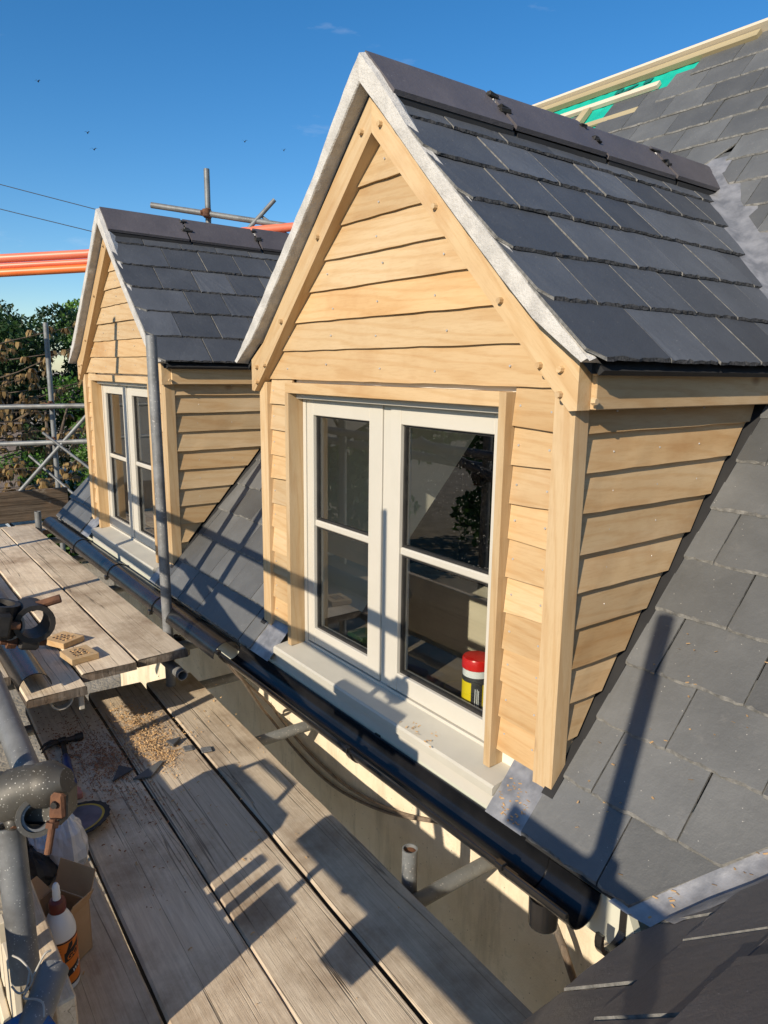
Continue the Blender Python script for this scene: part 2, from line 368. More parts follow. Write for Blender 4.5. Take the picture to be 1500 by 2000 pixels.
def smooth_by_angle(o, deg=40):
    me = o.data; me.polygons.foreach_set('use_smooth', [True] * len(me.polygons))
    try: me.set_sharp_from_angle(angle=R(deg))
    except Exception: pass
    return o
def frame_matrix(origin, u, v, n):
    m = Matrix((Vector(u).normalized(), Vector(v).normalized(), Vector(n).normalized())).transposed().to_4x4(); m.translation = origin; return m
def clip(poly, a, b, c):
    """keep a*u + b*v >= c"""
    out = []
    for i, p in enumerate(poly):
        q = poly[(i + 1) % len(poly)]; dp = a * p[0] + b * p[1] - c; dq = a * q[0] + b * q[1] - c
        if dp >= 0: out.append(p)
        if (dp > 0 and dq < 0) or (dp < 0 and dq > 0):
            t = dp / (dp - dq); out.append((p[0] + (q[0] - p[0]) * t, p[1] + (q[1] - p[1]) * t))
    return out
def area(poly): return abs(sum(p[0] * q[1] - p[1] * q[0] for p, q in zip(poly, poly[1:] + poly[:1]))) / 2
SLATE_CACHE = {}
def slate_mesh(poly, length, mat, rng, n0=.0140, n1=.0030, th=.0062):
    """poly in (u,v), v=0 is the dressed tail; top surface tilts from n0 at the tail to n1 at the head"""
    n = len(poly); cu = sum(p[0] for p in poly) / n; tw = rng.uniform(-.0012, .0012)
    top = []; bot = []
    for (u, v) in poly:
        h = n0 + (n1 - n0) * v / length + (u - cu) * tw * 6
        tail = v < .006
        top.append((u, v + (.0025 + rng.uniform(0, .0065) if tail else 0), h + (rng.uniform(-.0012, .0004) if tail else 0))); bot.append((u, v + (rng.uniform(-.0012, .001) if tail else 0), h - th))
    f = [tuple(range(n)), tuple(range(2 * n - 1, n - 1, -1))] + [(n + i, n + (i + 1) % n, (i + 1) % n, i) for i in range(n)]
    me = mesh(top + bot, f, [mat, M['slate_edge'], M['slate_tail_shade']])
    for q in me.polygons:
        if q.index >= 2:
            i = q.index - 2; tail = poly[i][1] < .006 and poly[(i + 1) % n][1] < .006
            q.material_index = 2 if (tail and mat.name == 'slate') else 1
    return me
def slate_poly(w, L, rng, corner=0.0, corner_side=0):
    seg = 13; lo = [(w * (i + (rng.uniform(-.3, .3) if 0 < i < seg else 0)) / seg, rng.uniform(0, .0046)) for i in range(seg + 1)]
    if corner and corner_side == 0: lo = [(0, corner)] + [(max(p[0], corner * .9), p[1]) for p in lo if p[0] >= corner * .6]
    if corner and corner_side == 1: lo = [(min(p[0], w - corner * .9), p[1]) for p in lo if p[0] <= w - corner * .6] + [(w, corner)]
    return lo + [(w, L), (0, L)]
def lay_slates(parent, frame, cells, mat, rng, clips=lambda u, s: [], gap=.004, cap=300, lift=0.0, stuff_name=None, uneven=.0016):
    """cells: list of (u, s, w, L, corner_side, key). frame = (O,u,v,n). Pieces past cap go to one joined part."""
    O, U, V, N = (Vector(x) for x in frame); out = []; rest = G()
    for idx, (u, s, w, L, cs, solo) in enumerate(cells):
        ww = w - gap; cl = clips(u + w / 2, s + L * .35); var = rng.randrange(6)
        poly = slate_poly(ww, L, rng, .034 if cs is not None else 0, cs or 0)
        full = area(poly); clipped = cs is not None
        for a, b, c in cl:
            poly = clip(poly, a, b, c - a * u - b * s)
            if len(poly) < 3: break
        if len(poly) < 3 or area(poly) < .0009: continue
        if area(poly) < full * .999: clipped = True
        key = (round(ww, 3), round(L, 3), var, mat.name)
        if clipped or key not in SLATE_CACHE:
            me = slate_mesh(poly, L, mat, rng)
            if not clipped: SLATE_CACHE[key] = me
        else: me = SLATE_CACHE[key]
        jn = rng.uniform(-.0006, uneven) + lift; rot = rng.uniform(-.006, .006)
        m = frame_matrix(O + U * u + V * (s + rng.uniform(-.002, .002)) + N * jn, U, V, N) @ Matrix.Rotation(rot, 4, 'Z')
        if solo and len(out) < cap: out.append(link('slate', me, parent, m))
        else: rest.add([m @ q.co for q in me.vertices], [tuple(p.vertices) for p in me.polygons])
    if rest.v:
        o = rest.obj('slate', mat, parent);  o.name = stuff_name or 'slate_field'; o['kind'] = 'stuff'
    return out

# ================================================================== SETTING
gnd = G().add([(-600, -600, -3.3), (600, -600, -3.3), (600, 600, -3.3), (-600, 600, -3.3)], [(0, 1, 2, 3)]).obj('ground', M['grass'])
gnd['kind'] = 'structure'

# ================================================================== HOUSE
K = 1.08; Z0 = .01; CS = 1 / math.hypot(1, K); SN = K * CS       # main roof: z = Z0 + K*y
def zr(y, lift=0): return Z0 + K * y + lift / CS
D2 = -2.5102                                                     # far dormer offset in x
DK = .946; DZ = 1.836                                            # dormer slopes: z = DZ - DK*|x|
def valley(y): return (DZ - Z0 - K * y) / DK                     # |x| where a dormer slope meets the main roof
VX = lambda y: 1.065 + 1.12 * (y + .11)                          # valley against the wing roof
house = thing('house', (-1.4, 2.4, -3.3), 'rendered house with pitched slate roofs behind the two oak dormers', 'house')
XL, XR, YR, ZR = -3.96, 2.6, 2.47, 2.678
WALL_Y = .30
wall = G()
wall.box((XL + .05, WALL_Y, -3.3), (1.30, WALL_Y + .22, -.16))
wall.box((XL + .05, WALL_Y + .22, -3.3), (XL + .27, 4.4, .1)); wall.box((XL + .05, 4.4, -3.3), (XR, 4.62, .1))
o = wall.obj('wall', M['render'], house)
wall2 = G().box((1.22, -.66, -3.3), (1.42, WALL_Y + .1, -.14)).obj('wall', M['render'], house)
gab = G().prism([(XL + .06, .30, .1), (XL + .06, 4.6, .1), (XL + .06, 3.4, 1.4), (XL + .06, 1.74, 1.84)], (.2, 0, 0)).obj('gable_end', M['render'], house)
fl = G().box((XL + .3, WALL_Y + .22, -1.12), (1.9, 4.4, -1.0)).obj('attic_floor', M['floor_in'], house)

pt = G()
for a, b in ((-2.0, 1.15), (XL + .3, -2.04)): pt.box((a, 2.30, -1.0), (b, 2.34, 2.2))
pt.obj('attic_light_blocker', M['attic'], house)  # dark wall added to block light and keep the room behind the glass black
# roof deck, one slab per bay so the dormers stand in real openings
deck = G()
def deck_q(x0, x1, y0, y1, lift=-.012, th=.05):
    deck.prism([(x0, y0, zr(y0, lift)), (x1, y0, zr(y0, lift)), (x1, y1, zr(y1, lift)), (x0, y1, zr(y1, lift))][::-1], (0, th * SN, -th * CS))
for a, b in ((XL, D2 - .74), (D2 + .74, -.74)): deck_q(a, b, -.075, .86)
deck_q(.74, 1.02, -.075, .86); deck_q(1.02, 1.5, .15, .86)
deck_q(XL, -2.62, .86, 1.74); deck_q(-2.62, XR, .86, YR)
main_roof = deck.obj('main_roof', M['felt'], house)
back = G().prism([(-2.62, YR, ZR - .03), (XR, YR, ZR - .03), (XR, 4.7, .27), (-2.62, 4.7, .27)][::-1], (0, -.03, -.04))
back.prism([(XL, 1.74, 1.86), (-2.62, 1.74, 1.86), (-2.62, 4.7, .20), (XL, 4.7, .20)][::-1], (0, -.03, -.04))
back.prism([(-2.62, .86, .9), (-2.62, 4.6, .25), (-2.62, YR, ZR - .06)], (-.04, 0, 0))
back.obj('rear_roof', M['slate_main'], house)

# main roof slates
rng = random.Random(3)
GA, WD = .168, .2215
cells = []
smax = YR / CS
for c in range(0, 22):
    s0 = .0465 + GA * (c - 1)
    base = .848 if c % 2 else .957
    for n in range(-25, 14):
        u = base + n * WD; x = u + WD / 2; y = (s0 + .1) * CS
        if x < XL - .02 or x > 2.5: continue
        if x < -2.62 and s0 > 1.74 / CS - .17: continue
        if s0 > smax - .20 and x < .1 and not (x < -1.75): 
            if not (c == 21): pass
        bad = False
        for ox in (0, D2):
            d = abs(x - ox)
            if y < .90 and d < .66: bad = True
            if y >= .90 and d < valley(y) - .12: bad = True
        if x > VX(y) + .30: bad = True
        # missing slates below the ridge
        if c >= 20 and x < -.66: bad = True
        if c >= 21 and x < -.56: bad = True
        if c == 19 and -1.14 < x < -.86: bad = True
        if bad: continue
        solo = (x > .6 and s0 < 1.2) or (-1.85 < x < -.6 and s0 < 1.15) or (x < -3.2 and s0 < .95) or (s0 > 1.55 and x > -1.9 and x < 1.3)
        cells.append((u, s0, WD, GA + (.075 if c != 19 else .150), None, solo))
def main_clips(u, s):
    y = s * CS; out = [(1, 0, XL)]
    for ox in (0, D2):
        d = u - ox
        sg = 1 if d > 0 else -1
        if y < .02: out.append((sg, 0, sg * ox + .715))
        elif y < .90: out.append((sg, 0, sg * ox + .762))
        elif abs(d) < 1.3:
            # sg*(u-ox) >= valley(y)+m  -> sg*u + K*CS/DK*s >= sg*ox + (DZ-Z0)/DK + m
            out.append((sg, K * CS / DK, sg * ox + (DZ - Z0) / DK + .088))
    out.append((-1, 1.12 * CS, -(1.065 + 1.12 * .11) + .062))
    return out
lay_slates(main_roof, ((0, 0, Z0), (1, 0, 0), (0, CS, SN), (0, -SN, CS)), cells, M['slate_main'], rng, main_clips, stuff_name='slate_field')

def P(x, y, lift): return Vector((x, y, zr(y))) + Vector((0, -SN, CS)) * lift
# breather membrane, battens and ridge board where slates are still missing
mem = G()
nx = 40
grid = []
for j, yy in enumerate((2.12, 2.24, 2.36, 2.455)):
    for i in range(nx + 1):
        x = -2.6 + (2.6 - .1) * i / nx; grid.append(P(x, yy, -.004 + .004 * math.sin(i * 1.9 + j * 2.1)))
mem.add(grid, [(j * (nx + 1) + i, j * (nx + 1) + i + 1, (j + 1) * (nx + 1) + i + 1, (j + 1) * (nx + 1) + i) for j in range(3) for i in range(nx)])
mem.obj('roof_membrane', M['membrane'], main_roof)
pr = G()
for (x, yy) in ((-.98, 2.37), (-.80, 2.375)):
    pr.prism([P(x, yy, .003), P(x + .045, yy + .004, .003), P(x + .05, yy + .03, .003), P(x + .005, yy + .027, .003)], Vector((0, -SN, CS)) * .0008)
pr.add([P(-.93, 2.355, .004), P(-.84, 2.385, .004), P(-.835, 2.397, .004), P(-.90, 2.388, .004), P(-.94, 2.367, .004)], [(0, 1, 2, 3, 4)])
pr.obj('membrane_print', simple('membrane_ink', (.0, .12, .10), None, 5, .7, 0, 0), main_roof)
N = Vector((0, -SN, CS)); V = Vector((0, CS, SN))
def batten(s, x0, x1, h=.025, w=.045, mat='batten', name='batten'):
    a = Vector((x0, 0, Z0)) + V * s; b = Vector((x1, 0, Z0)) + V * s
    return G().prism([a, a + V * w, b + V * w, b][::-1], N * h).obj(name, M[mat], main_roof)
batten(3.402, -2.5, -.66, .020, .04, 'pale'); batten(3.215, -1.4, -.7, .010); batten(3.548, -2.6, -.20, .028, .05)
batten(3.604, -2.6, .35, .050, .028, 'pale', 'ridge_board')
a = Vector((-1.12, 0, Z0)) + V * 3.19; G().prism([a, a + V * .20, a + V * .20 + Vector((.05, 0, 0)), a + Vector((.05, 0, 0))], N * .028).obj('batten', M['batten'], main_roof)

# wing roof at the right
WKx = .97; wc = 1 / math.hypot(1, WKx); wsn = WKx * wc
def zw(x): return -.109 + WKx * (x - 1.065)
wd = G().prism([(1.10, -.72, zw(1.10) - .03), (2.5, -.72, zw(2.5) - .03), (2.5, 1.32, zw(2.5) - .03), (1.10, -.08, zw(1.10) - .03)], (0, 0, -.06))
wing = wd.obj('wing_roof', M['felt'], house)
cells = []
for c in range(0, 9):
    s0 = (-.0 if c == 0 else .245 + .196 * (c - 1)) - .02
    s0 = -.03 + .205 * c
    for n in range(-1, 9):
        u = (-.0 if c % 2 else -.125) + .25 * n - .27 + .005
        L = .30
        if u > .72 or u < -1.4: continue
        cells.append((u, s0, min(.25, .72 - u), L, None, True))
def wing_clips(u, s):
    # valley: y <= (x-1.065)/1.12 - .11 - margin ; u=-y, x = 1.08 + wc*s
    m = .055
    return [(1, wc / 1.12, -(1.112 - 1.065) / 1.12 + .11 + m)]
lay_slates(wing, ((1.112, 0, zw(1.112) - .006), (0, -1, 0), (wc, 0, wsn), (-wsn, 0, wc)), cells, M['slate_wing'], random.Random(11), wing_clips, gap=.005, uneven=.010)
# valley lead: crumpled strip on both slopes
vl = G(); rr = random.Random(5); nseg = 26; pts = []
for i in range(nseg + 1):
    y = -.088 + 1.3 * i / nseg; x = VX(y)
    pts.append((P(x - .10, y, .004), P(x - .05, y, .006 + rr.uniform(-.002, .003)), Vector((x, y, zr(y) + .006 + rr.uniform(-.002, .002))),
                Vector((x + .035 + rr.uniform(-.004, .004), y - .02, zw(x + .035) + .024 + rr.uniform(-.003, .003))), Vector((x + .062 + rr.uniform(-.008, .010), y - .035 , zw(x + .06) + .022))))
vl.add([q for row in pts for q in row], [(i * 5 + k, i * 5 + k + 1, (i + 1) * 5 + k + 1, (i + 1) * 5 + k) for i in range(nseg) for k in range(4)])
vl.obj('valley_lead', M['lead'], house, True)

# eaves: fascia, soffit
G().prism([(1.035, -.046, -.225), (1.035, -.046, -.165), (1.0, -.046, -.092), (XL, -.046, -.092), (XL, -.046, -.225)], (0, .022, 0)).obj('fascia_board', M['fascia'], house)
G().box((XL, -.024, -.22), (1.20, WALL_Y, -.205)).obj('soffit', M['fascia'], house)
G().prism([(1.20, .02, -.225), (1.20, -.66, -.225), (1.20, -.66, -.10), (1.20, .02, -.10)], (.02, 0, 0)).obj('fascia_board', M['fascia'], house)

# ================================================================== DORMERS
def peg(g, c, axis=(0, -1, 0), r=.0088, h=.011, rng=RNG):
    c = Vector(c); ax = Vector(axis); g.tube(c, c + ax * h, r, 7, r * .86)
def build_dormer(ox, label, seed, interior):
    rng = random.Random(seed)
    D = thing('dormer', (ox, .2, 0), label, 'dormer')
    X = lambda x: ox + x
    T = lambda pts: [(X(a), b, c) for a, b, c in pts]
    # corner posts, cut to the roof slope at the foot
    for sg in (-1, 1):
        a, b = sorted((sg * .690, sg * .750))
        g = G(); ft = .0
        pts = [(X(a), 0.0), (X(b), 0.0), (X(b), .048), (X(a), .048)]
        lo = [(p[0], p[1], zr(p[1]) - .006) for p in pts]; hi = [(p[0], p[1], .985) for p in pts]
        g.add(lo + hi, [(3, 2, 1, 0), (4, 5, 6, 7), (0, 1, 5, 4), (1, 2, 6, 5), (2, 3, 7, 6), (3, 0, 4, 7)])
        g.obj('corner_post', M['oak_z'], D)
    # structural backing
    bk = G().box((X(-.69), .036, -.10), (X(-.53), .10, 1.0)); bk.box((X(.55), .036, -.10), (X(.69), .10, 1.0))
    bk.prism(T([(-.69, .036, .975), (.69, .036, .975), (.69, .036, 1.08), (0, .036, 1.76), (-.69, .036, 1.08)]), (0, .05, 0))
    front = bk.obj('front_wall', M['inner'], D)
    # feather-edge weatherboards on the front
    EX = .0955
    def fboard(x0, x1, zb, poly=None, tilt=0.0):
        """one tapered board, lip proud at the bottom"""
        h = .122; lip, top = .012 + rng.uniform(-.002, .002), .0245; n = max(2, int((x1 - x0) / .06))
        dl = [rng.uniform(-.0014, .0014) for _ in range(n + 1)]; v = []; f = []
        for i in range(n + 1):
            x = x0 + (x1 - x0) * i / n
            zz = zb + tilt * (x - x0) + dl[i] * .8
            xa = max(min(x, poly(zb + .006)) if poly and x > 0 else (max(x, -poly(zb + .006)) if poly else x), -9)
            xb = (min(x, poly(zb + h)) if x > 0 else max(x, -poly(zb + h))) if poly else x
            v += [(X(xa), lip + dl[i] * .5, zz), (X(xa), lip + .017, zz), (X(xb), top + .005, zb + h), (X(xb), top, zb + h)]
        for i in range(n):
            for k in range(4): f.append((4 * i + k, 4 * i + (k + 1) % 4, 4 * (i + 1) + (k + 1) % 4, 4 * (i + 1) + k))
        f += [(3, 2, 1, 0), (4 * n, 4 * n + 1, 4 * n + 2, 4 * n + 3)]
        return G().add(v, [q[::-1] for q in f]).obj('weatherboard', M['oak_x'], front)
    scr = G()
    def screw(x, z, y):
        a = rng.uniform(0, 6.28); scr.tube((X(x), y + .004, z), (X(x), y - .0012, z), .0028, 8)
    inner_edge = lambda z: max(.02, (1.715 - z) / 1.02)
    for k in range(8):
        zb = .999 + EX * k + rng.uniform(-.003, .003); w = min(.70, inner_edge(zb) + .02)
        if zb > 1.66: break
        fboard(-w, w, zb, lambda z: max(.012, min(.70, inner_edge(z) + .03)), rng.uniform(-.004, .004))
        for xs in np.arange(-.55, .56, .275):
            if abs(xs) < inner_edge(zb) - .05: screw(xs + rng.uniform(-.03, .03), zb + .045 + rng.uniform(-.01, .01), .014)
    for k in range(10):
        zb = .999 - EX * (k + 1) + rng.uniform(-.003, .003)
        for a, b in ((-.69, -.535), (.553, .69)):
            fboard(a, b, max(zb, -.045), None, rng.uniform(-.05, .05))
            screw(a + .02, zb + .05, .016); screw(b - .02, zb + .045 + rng.uniform(-.006, .006), .016)
    fboard(-.69, .69, .985 - .0, None, 0) if False else None
    scr.obj('screws', M['steel'], front)['kind'] = 'stuff'
    # barge boards with pegs
    outer = [(0, 1.792), (.640, 1.160), (.672, 1.128), (.770, 1.066)]
    inner = [(.770, .952), (.748, .950), (.690, 1.004), (0, 1.690)]
    for sg in (-1, 1):
        poly = [(X(sg * a), -.022, z) for a, z in outer + inner]
        if sg < 0: poly = poly[::-1]
        # build in a frame whose X runs along the board so that the grain follows it
        d = Vector((sg * .71, 0, -.704)).normalized(); up = Vector((sg * .704, 0, .71)).normalized(); nrm = Vector((0, -1, 0))
        M3 = frame_matrix((X(0), -.022, 1.74), d, nrm.cross(d), nrm); inv = M3.inverted()
        g = G().prism(poly[::-1], (0, .044, 0))
        bb = link('barge_board', mesh([inv @ q for q in g.v], g.f, M['oak_x']), D, M3)
        for a, z in ((.045, 1.700), (.285, 1.447), (.530, 1.198), (.660, 1.048), (.722, 1.040), (.722, .985)):
            pg = G(); peg(pg, (X(sg * a), -.022, z), rng=rng); pg.obj('peg', M['oak_y'], bb)
        for z in (1.035, .972): pg = G(); peg(pg, (X(sg * .785), .012, z), (sg, 0, 0)); pg.obj('peg', M['oak_y'], bb)
        # eaves beam
        xa, xb = sorted((sg * .752, sg * .784))
        G().box((X(xa), .024, .953), (X(xb), .94, 1.052), .002).obj('eaves_beam', M['oak_y'], D)
        # black eaves felt under the slates
        xa, xb = sorted((sg * .745, sg * .812))
        G().prism([(X(sg * .74), -.01, 1.118), (X(sg * .825), -.01, 1.038), (X(sg * .812), -.01, 1.028), (X(sg * .74), -.01, 1.09)], (0, .97, 0)).obj('eaves_felt', M['felt'], D)
        # cheek: backing and tapered boards cut to the roof slope
        xi = sg * .706
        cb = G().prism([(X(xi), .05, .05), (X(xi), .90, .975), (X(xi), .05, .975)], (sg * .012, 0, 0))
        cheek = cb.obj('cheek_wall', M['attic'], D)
        for k in range(10):
            zb = .901 - EX * k + rng.uniform(-.004, .004); h = .118
            lip, top = .748 + rng.uniform(-.002, .002), .7315
            yl = (zb - Z0) / K - .030; yt = (zb + h - Z0) / K - .030
            if yl < .06: yl = .062
            yt = min(yt, .86); n = max(2, int(yl / .07)); v = []; f = []
            tl = rng.uniform(-.012, .012); y0 = .050
            for i in range(n + 1):
                ya = y0 + (yl - y0) * i / n; yb = y0 + (yt - y0) * i / n; j = rng.uniform(-.0016, .0016)
                zz = zb + tl * (ya - .3) + j
                v += [(X(sg * (lip + j * .5)), ya, zz), (X(sg * (lip - .016)), ya, zz), (X(sg * (top - .005)), yb, min(zb + h, .985)), (X(sg * top), yb, min(zb + h, .985))]
            for i in range(n):
                for q in range(4): f.append((4 * i + q, 4 * i + (q + 1) % 4, 4 * (i + 1) + (q + 1) % 4, 4 * (i + 1) + q))
            f += [(3, 2, 1, 0), (4 * n, 4 * n + 1, 4 * n + 2, 4 * n + 3)]
            G().add(v, f if sg < 0 else [q[::-1] for q in f]).obj('weatherboard', M['oak_y'], cheek)
        sc = G()
        for k in range(9):
            zb = .901 - EX * k
            for yy in (.17, .36, .55):
                if yy < (zb - Z0) / K - .06: sc.tube((X(sg * .735), yy, zb + .045), (X(sg * .7415), yy + rng.uniform(-.01, .01), zb + .045), .0022, 8)
        if sc.v: sc.obj('screws', M['steel'], cheek)['kind'] = 'stuff'
        # black soaker upstand between cheek and slates
        s = G(); a0, b0 = sorted((sg * .730, sg * .764))
        s.prism([P(X(a0), -.005, .004), P(X(b0), -.005, .004), P(X(b0), .93, .004), P(X(a0), .93, .004)], N * .006)
        s.obj('soaker', M['felt'], D)
    # roof slopes
    dcs = 1 / math.hypot(1, DK); dsn = DK * dcs
    for sg in (-1, 1):
        pr_ = [(0, -.02), (.80, -.02), (.80, (DZ - Z0 - DK * .80) / K + .02), (0, (DZ - Z0) / K + .02)]
        pp = [Vector((X(sg * a), b, DZ - DK * a - .018)) for a, b in pr_]
        rf = G().prism(pp if sg < 0 else pp[::-1], (0, 0, -.03)).obj('dormer_roof', M['felt'], D)
        rf.name = 'roof_slope'
        cells = []; DG = .184; W = .2135
        for c in range(6):
            # s measured upslope from the eaves (slope length 1.142 from the ridge line)
            s0 = DG * c + rng.uniform(-.002, .002)
            st = -.062
            first = .145 + .17 if c % 2 == 0 else .20
            first = (.285, .185, .305, .195, .29, .20)[c]
            y = st; i = 0
            while y < 1.75:
                w = first if i == 0 else W + rng.uniform(-.004, .004)
                L = DG + .07 if c < 5 else .235
                if sg > 0: cells.append((y, s0, w, L, 0 if i == 0 else None, True))
                else: cells.append((-y - w, s0, w, L, 1 if i == 0 else None, True))
                y += w; i += 1
        def dclips(u, s, sg=sg):
            # y <= (DZ-Z0-DK*x)/K - m, x = .829 - dcs*s
            m = .035; c0 = (DZ - Z0 - DK * .829) / K - m
            return [(-sg, DK * dcs / K, -c0), (0, -1, -1.10)]
        fr = ((X(sg * .829), 0, DZ - DK * .829), (0, sg, 0), (-sg * dcs, 0, dsn), (sg * dsn, 0, dcs))
        lay_slates(rf, fr, cells, M['slate'], rng, dclips, gap=.005)
        # lead valley lining
        q = []; rl = random.Random(seed + 3); ns = 24
        for i in range(ns + 1):
            y = .93 + (1.70 - .93) * i / ns; x = sg * (valley(y))
            q += [P(X(x + sg * .15), y, .006), P(X(x + sg * .085), y, .012 + rl.uniform(-.003, .003)), P(X(x + sg * .02), y, .014 + rl.uniform(-.003, .003)),
                  Vector((X(x - sg * .05), y - .03, DZ - DK * abs(x - sg * .05) + .006))]
        f = [(i * 4 + k, i * 4 + k + 1, (i + 1) * 4 + k + 1, (i + 1) * 4 + k) for i in range(ns) for k in range(3)]
        G().add(q, f if sg < 0 else [t[::-1] for t in f]).obj('valley_lead', M['lead'], D, True)
        if sg > 0:
            rl = random.Random(seed + 5); q = [P(X(-.10 + .20 * i / 8), 1.62 + .15 * j / 5, .009 + rl.uniform(0, .003)) for j in range(6) for i in range(9)]
            G().add(q, [(j * 9 + i, j * 9 + i + 1, (j + 1) * 9 + i + 1, (j + 1) * 9 + i) for j in range(5) for i in range(8)]).obj('lead_saddle', M['lead'], D, True)
        # verge mortar
        lo = [(0, 1.808), (.090, 1.719), (.18, 1.628), (.27, 1.536), (.362, 1.443), (.465, 1.342), (.566, 1.243), (.67, 1.146), (.74, 1.098), (.806, 1.054)]
        hi = [(0, 1.888), (.070, 1.818), (.136, 1.742), (.235, 1.626), (.345, 1.518), (.435, 1.432), (.535, 1.338), (.655, 1.222), (.735, 1.146), (.824, 1.062)]
        v = []; sub = 5; rows = []
        for i in range(len(lo) - 1):
            for t in range(sub + (1 if i == len(lo) - 2 else 0)):
                t /= sub; rows.append(((lo[i][0] * (1 - t) + lo[i + 1][0] * t, lo[i][1] * (1 - t) + lo[i + 1][1] * t), (hi[i][0] * (1 - t) + hi[i + 1][0] * t, hi[i][1] * (1 - t) + hi[i + 1][1] * t)))
        for j, (l_, h_) in enumerate(rows):
            e = 0 if j == 0 else 1; r1 = lambda q: rng.uniform(-q, q) * e * .55
            mid = ((l_[0] + h_[0]) / 2, (l_[1] + h_[1]) / 2)
            v += [(X(sg * l_[0]), -.012, l_[1]), (X(sg * l_[0]), -.062 + r1(.002), l_[1] + r1(.002)), (X(sg * (l_[0] * .9 + mid[0] * .1)), -.066 + r1(.0012), l_[1] * .9 + mid[1] * .1),
                  (X(sg * mid[0]), -.067 + r1(.0015), mid[1]), (X(sg * (h_[0] * .85 + mid[0] * .15)), -.066 + r1(.002), h_[1] * .85 + mid[1] * .15 + r1(.002)),
                  (X(sg * h_[0]), -.060 + r1(.003), h_[1] - .004 + r1(.004)), (X(sg * h_[0]), -.040 + r1(.004), h_[1] + .002 + r1(.002)), (X(sg * (h_[0] - .012)), .0, h_[1] - .012)]
        nr = len(rows); f = [(i * 8 + k, i * 8 + (k + 1) % 8, (i + 1) * 8 + (k + 1) % 8, (i + 1) * 8 + k) for i in range(nr - 1) for k in range(8)]
        f += [tuple(range(7, -1, -1)), tuple(range((nr - 1) * 8, nr * 8))]
        smooth_by_angle(G().add(v, f if sg < 0 else [t[::-1] for t in f]).obj('verge_mortar', M['mortar'], D), 28)
    # ridge tiles
    ys = [-.045, .418, .873, 1.298, 1.80]
    prof_o = [(-.134, 1.763), (-.010, 1.888), (0, 1.896), (.010, 1.888), (.134, 1.763)]
    for i in range(4):
        y0, y1 = ys[i] + (.0 if i == 0 else .007), ys[i + 1] - .007
        if ox < -1 and i == 3: y1 = 1.72
        tl = rng.uniform(-.003, .003); g = G()
        pin = [(a * .96, z - .012) for a, z in prof_o]
        poly = [(X(a), y0, z + tl) for a, z in prof_o] + [(X(a), y0, z + tl) for a, z in pin[::-1]]
        g.prism(poly, (0, y1 - y0, rng.uniform(-.003, .003)))
        g.obj('ridge_tile', M['ridge'], D)
        for s2 in (-1, 1): G().prism([(X(s2 * .126), y0 + .012, 1.700), (X(s2 * .126), y0 + .012, 1.748), (X(s2 * .100), y0 + .012, 1.770), (X(s2 * .100), y0 + .012, 1.71)], (0, y1 - y0 - .002 + (.0 if i < 3 else -.10), 0)).obj('ridge_gap_shade', M['felt'], D)  # black strip painting the shadow gap under the ridge tile
        if i:
            mg = G()
            for t in (1, 4):
                for s2 in (-1, 1):
                    a = .012 + .118 * t / 8; z = 1.892 - a * 1.03
                    mg.box((X(s2 * a - .006), ys[i] - .008 + rng.uniform(-.004, .004), z - .016), (X(s2 * a + .010), ys[i] + .008 + rng.uniform(-.004, .004), z - .003 + rng.uniform(-.003, .002)), .002, .003, rng)
            mg.obj('ridge_mortar', M['mortar'], D)['kind'] = 'stuff'
            for t in (0, .42, .52):
                a = .02 + .11 * t; z = 1.894 - a * 1.04
                bl = G().box((X(a - .012), ys[i] - .02 + rng.uniform(-.01, .01), z - .006), (X(a + .016), ys[i] + .022 + rng.uniform(-.012, .012), z + .007), .003, .004, rng)
                bl.obj('ridge_seal', M['rubber'], D)
    # window surround (oak lining standing proud of the boards)
    for a, b in ((-.532, -.508), (.528, .552)):
        zb = -.008
        G().box((X(a), -.014, zb), (X(b), .075, .985 if a > 0 else .948), .0015).obj('window_surround', M['oak_z'], D)
    G().box((X(-.532), -.013, .949), (X(.5275), .074, .986), .0015).obj('window_surround', M['oak_x'], D)
    # window
    win = G()
    win.box((X(-.5075), .048, -.02), (X(-.487), .115, .948)); win.box((X(.5045), .048, -.02), (X(.5275), .115, .948))
    win.box((X(-.4868), .048, .9445), (X(.5043), .115, .948)); win.box((X(-.4868), .048, -.02), (X(.5043), .115, .006)); win.box((X(-.0262), .056, .0065), (X(.0122), .11, .944))
    win.box((X(-.5073), .020, .930), (X(.5273), .047, .9478), .002)
    window = win.obj('window', M['paint'], D)
    for a, b, sl, sr in ((-.4845, -.0285, .043, .070), (.0150, .5020, .050, .046)):
        s = G(); z0, z1 = .010, .9285; y0, y1 = .050, .098
        s.box((X(a), y0, z0), (X(a + sl), y1, z1), .002); s.box((X(b - sr), y0, z0), (X(b), y1, z1), .002)
        s.box((X(a + sl), y0 + .001, z0), (X(b - sr), y1, z0 + .060), .002); s.box((X(a + sl), y0 + .001, z1 - .056), (X(b - sr), y1, z1), .002)
        sash = s.obj('sash', M['paint'], window)
        G().box((X(a + sl), y0 + .006, .466), (X(b - sr), y1 - .01, .490), .004).obj('glazing_bar', M['paint'], window)
        for p0, p1 in ((z0 + .060, .466), (.490, z1 - .056)):
            # dark gasket round each pane
            gk = G(); t = .007
            gk.box((X(a + sl), .064, p0), (X(a + sl + t), .080, p1)); gk.box((X(b - sr - t), .064, p0), (X(b - sr), .080, p1))
            gk.box((X(a + sl + t), .064, p0), (X(b - sr - t), .080, p0 + t)); gk.box((X(a + sl + t), .064, p1 - t), (X(b - sr - t), .080, p1))
            gk.obj('gasket', M['rubber'], window)
            G().box((X(a + sl + .003), .0705, p0 + .003), (X(b - sr - .003), .0745, p1 - .003)).obj('pane', M['glass'], window)
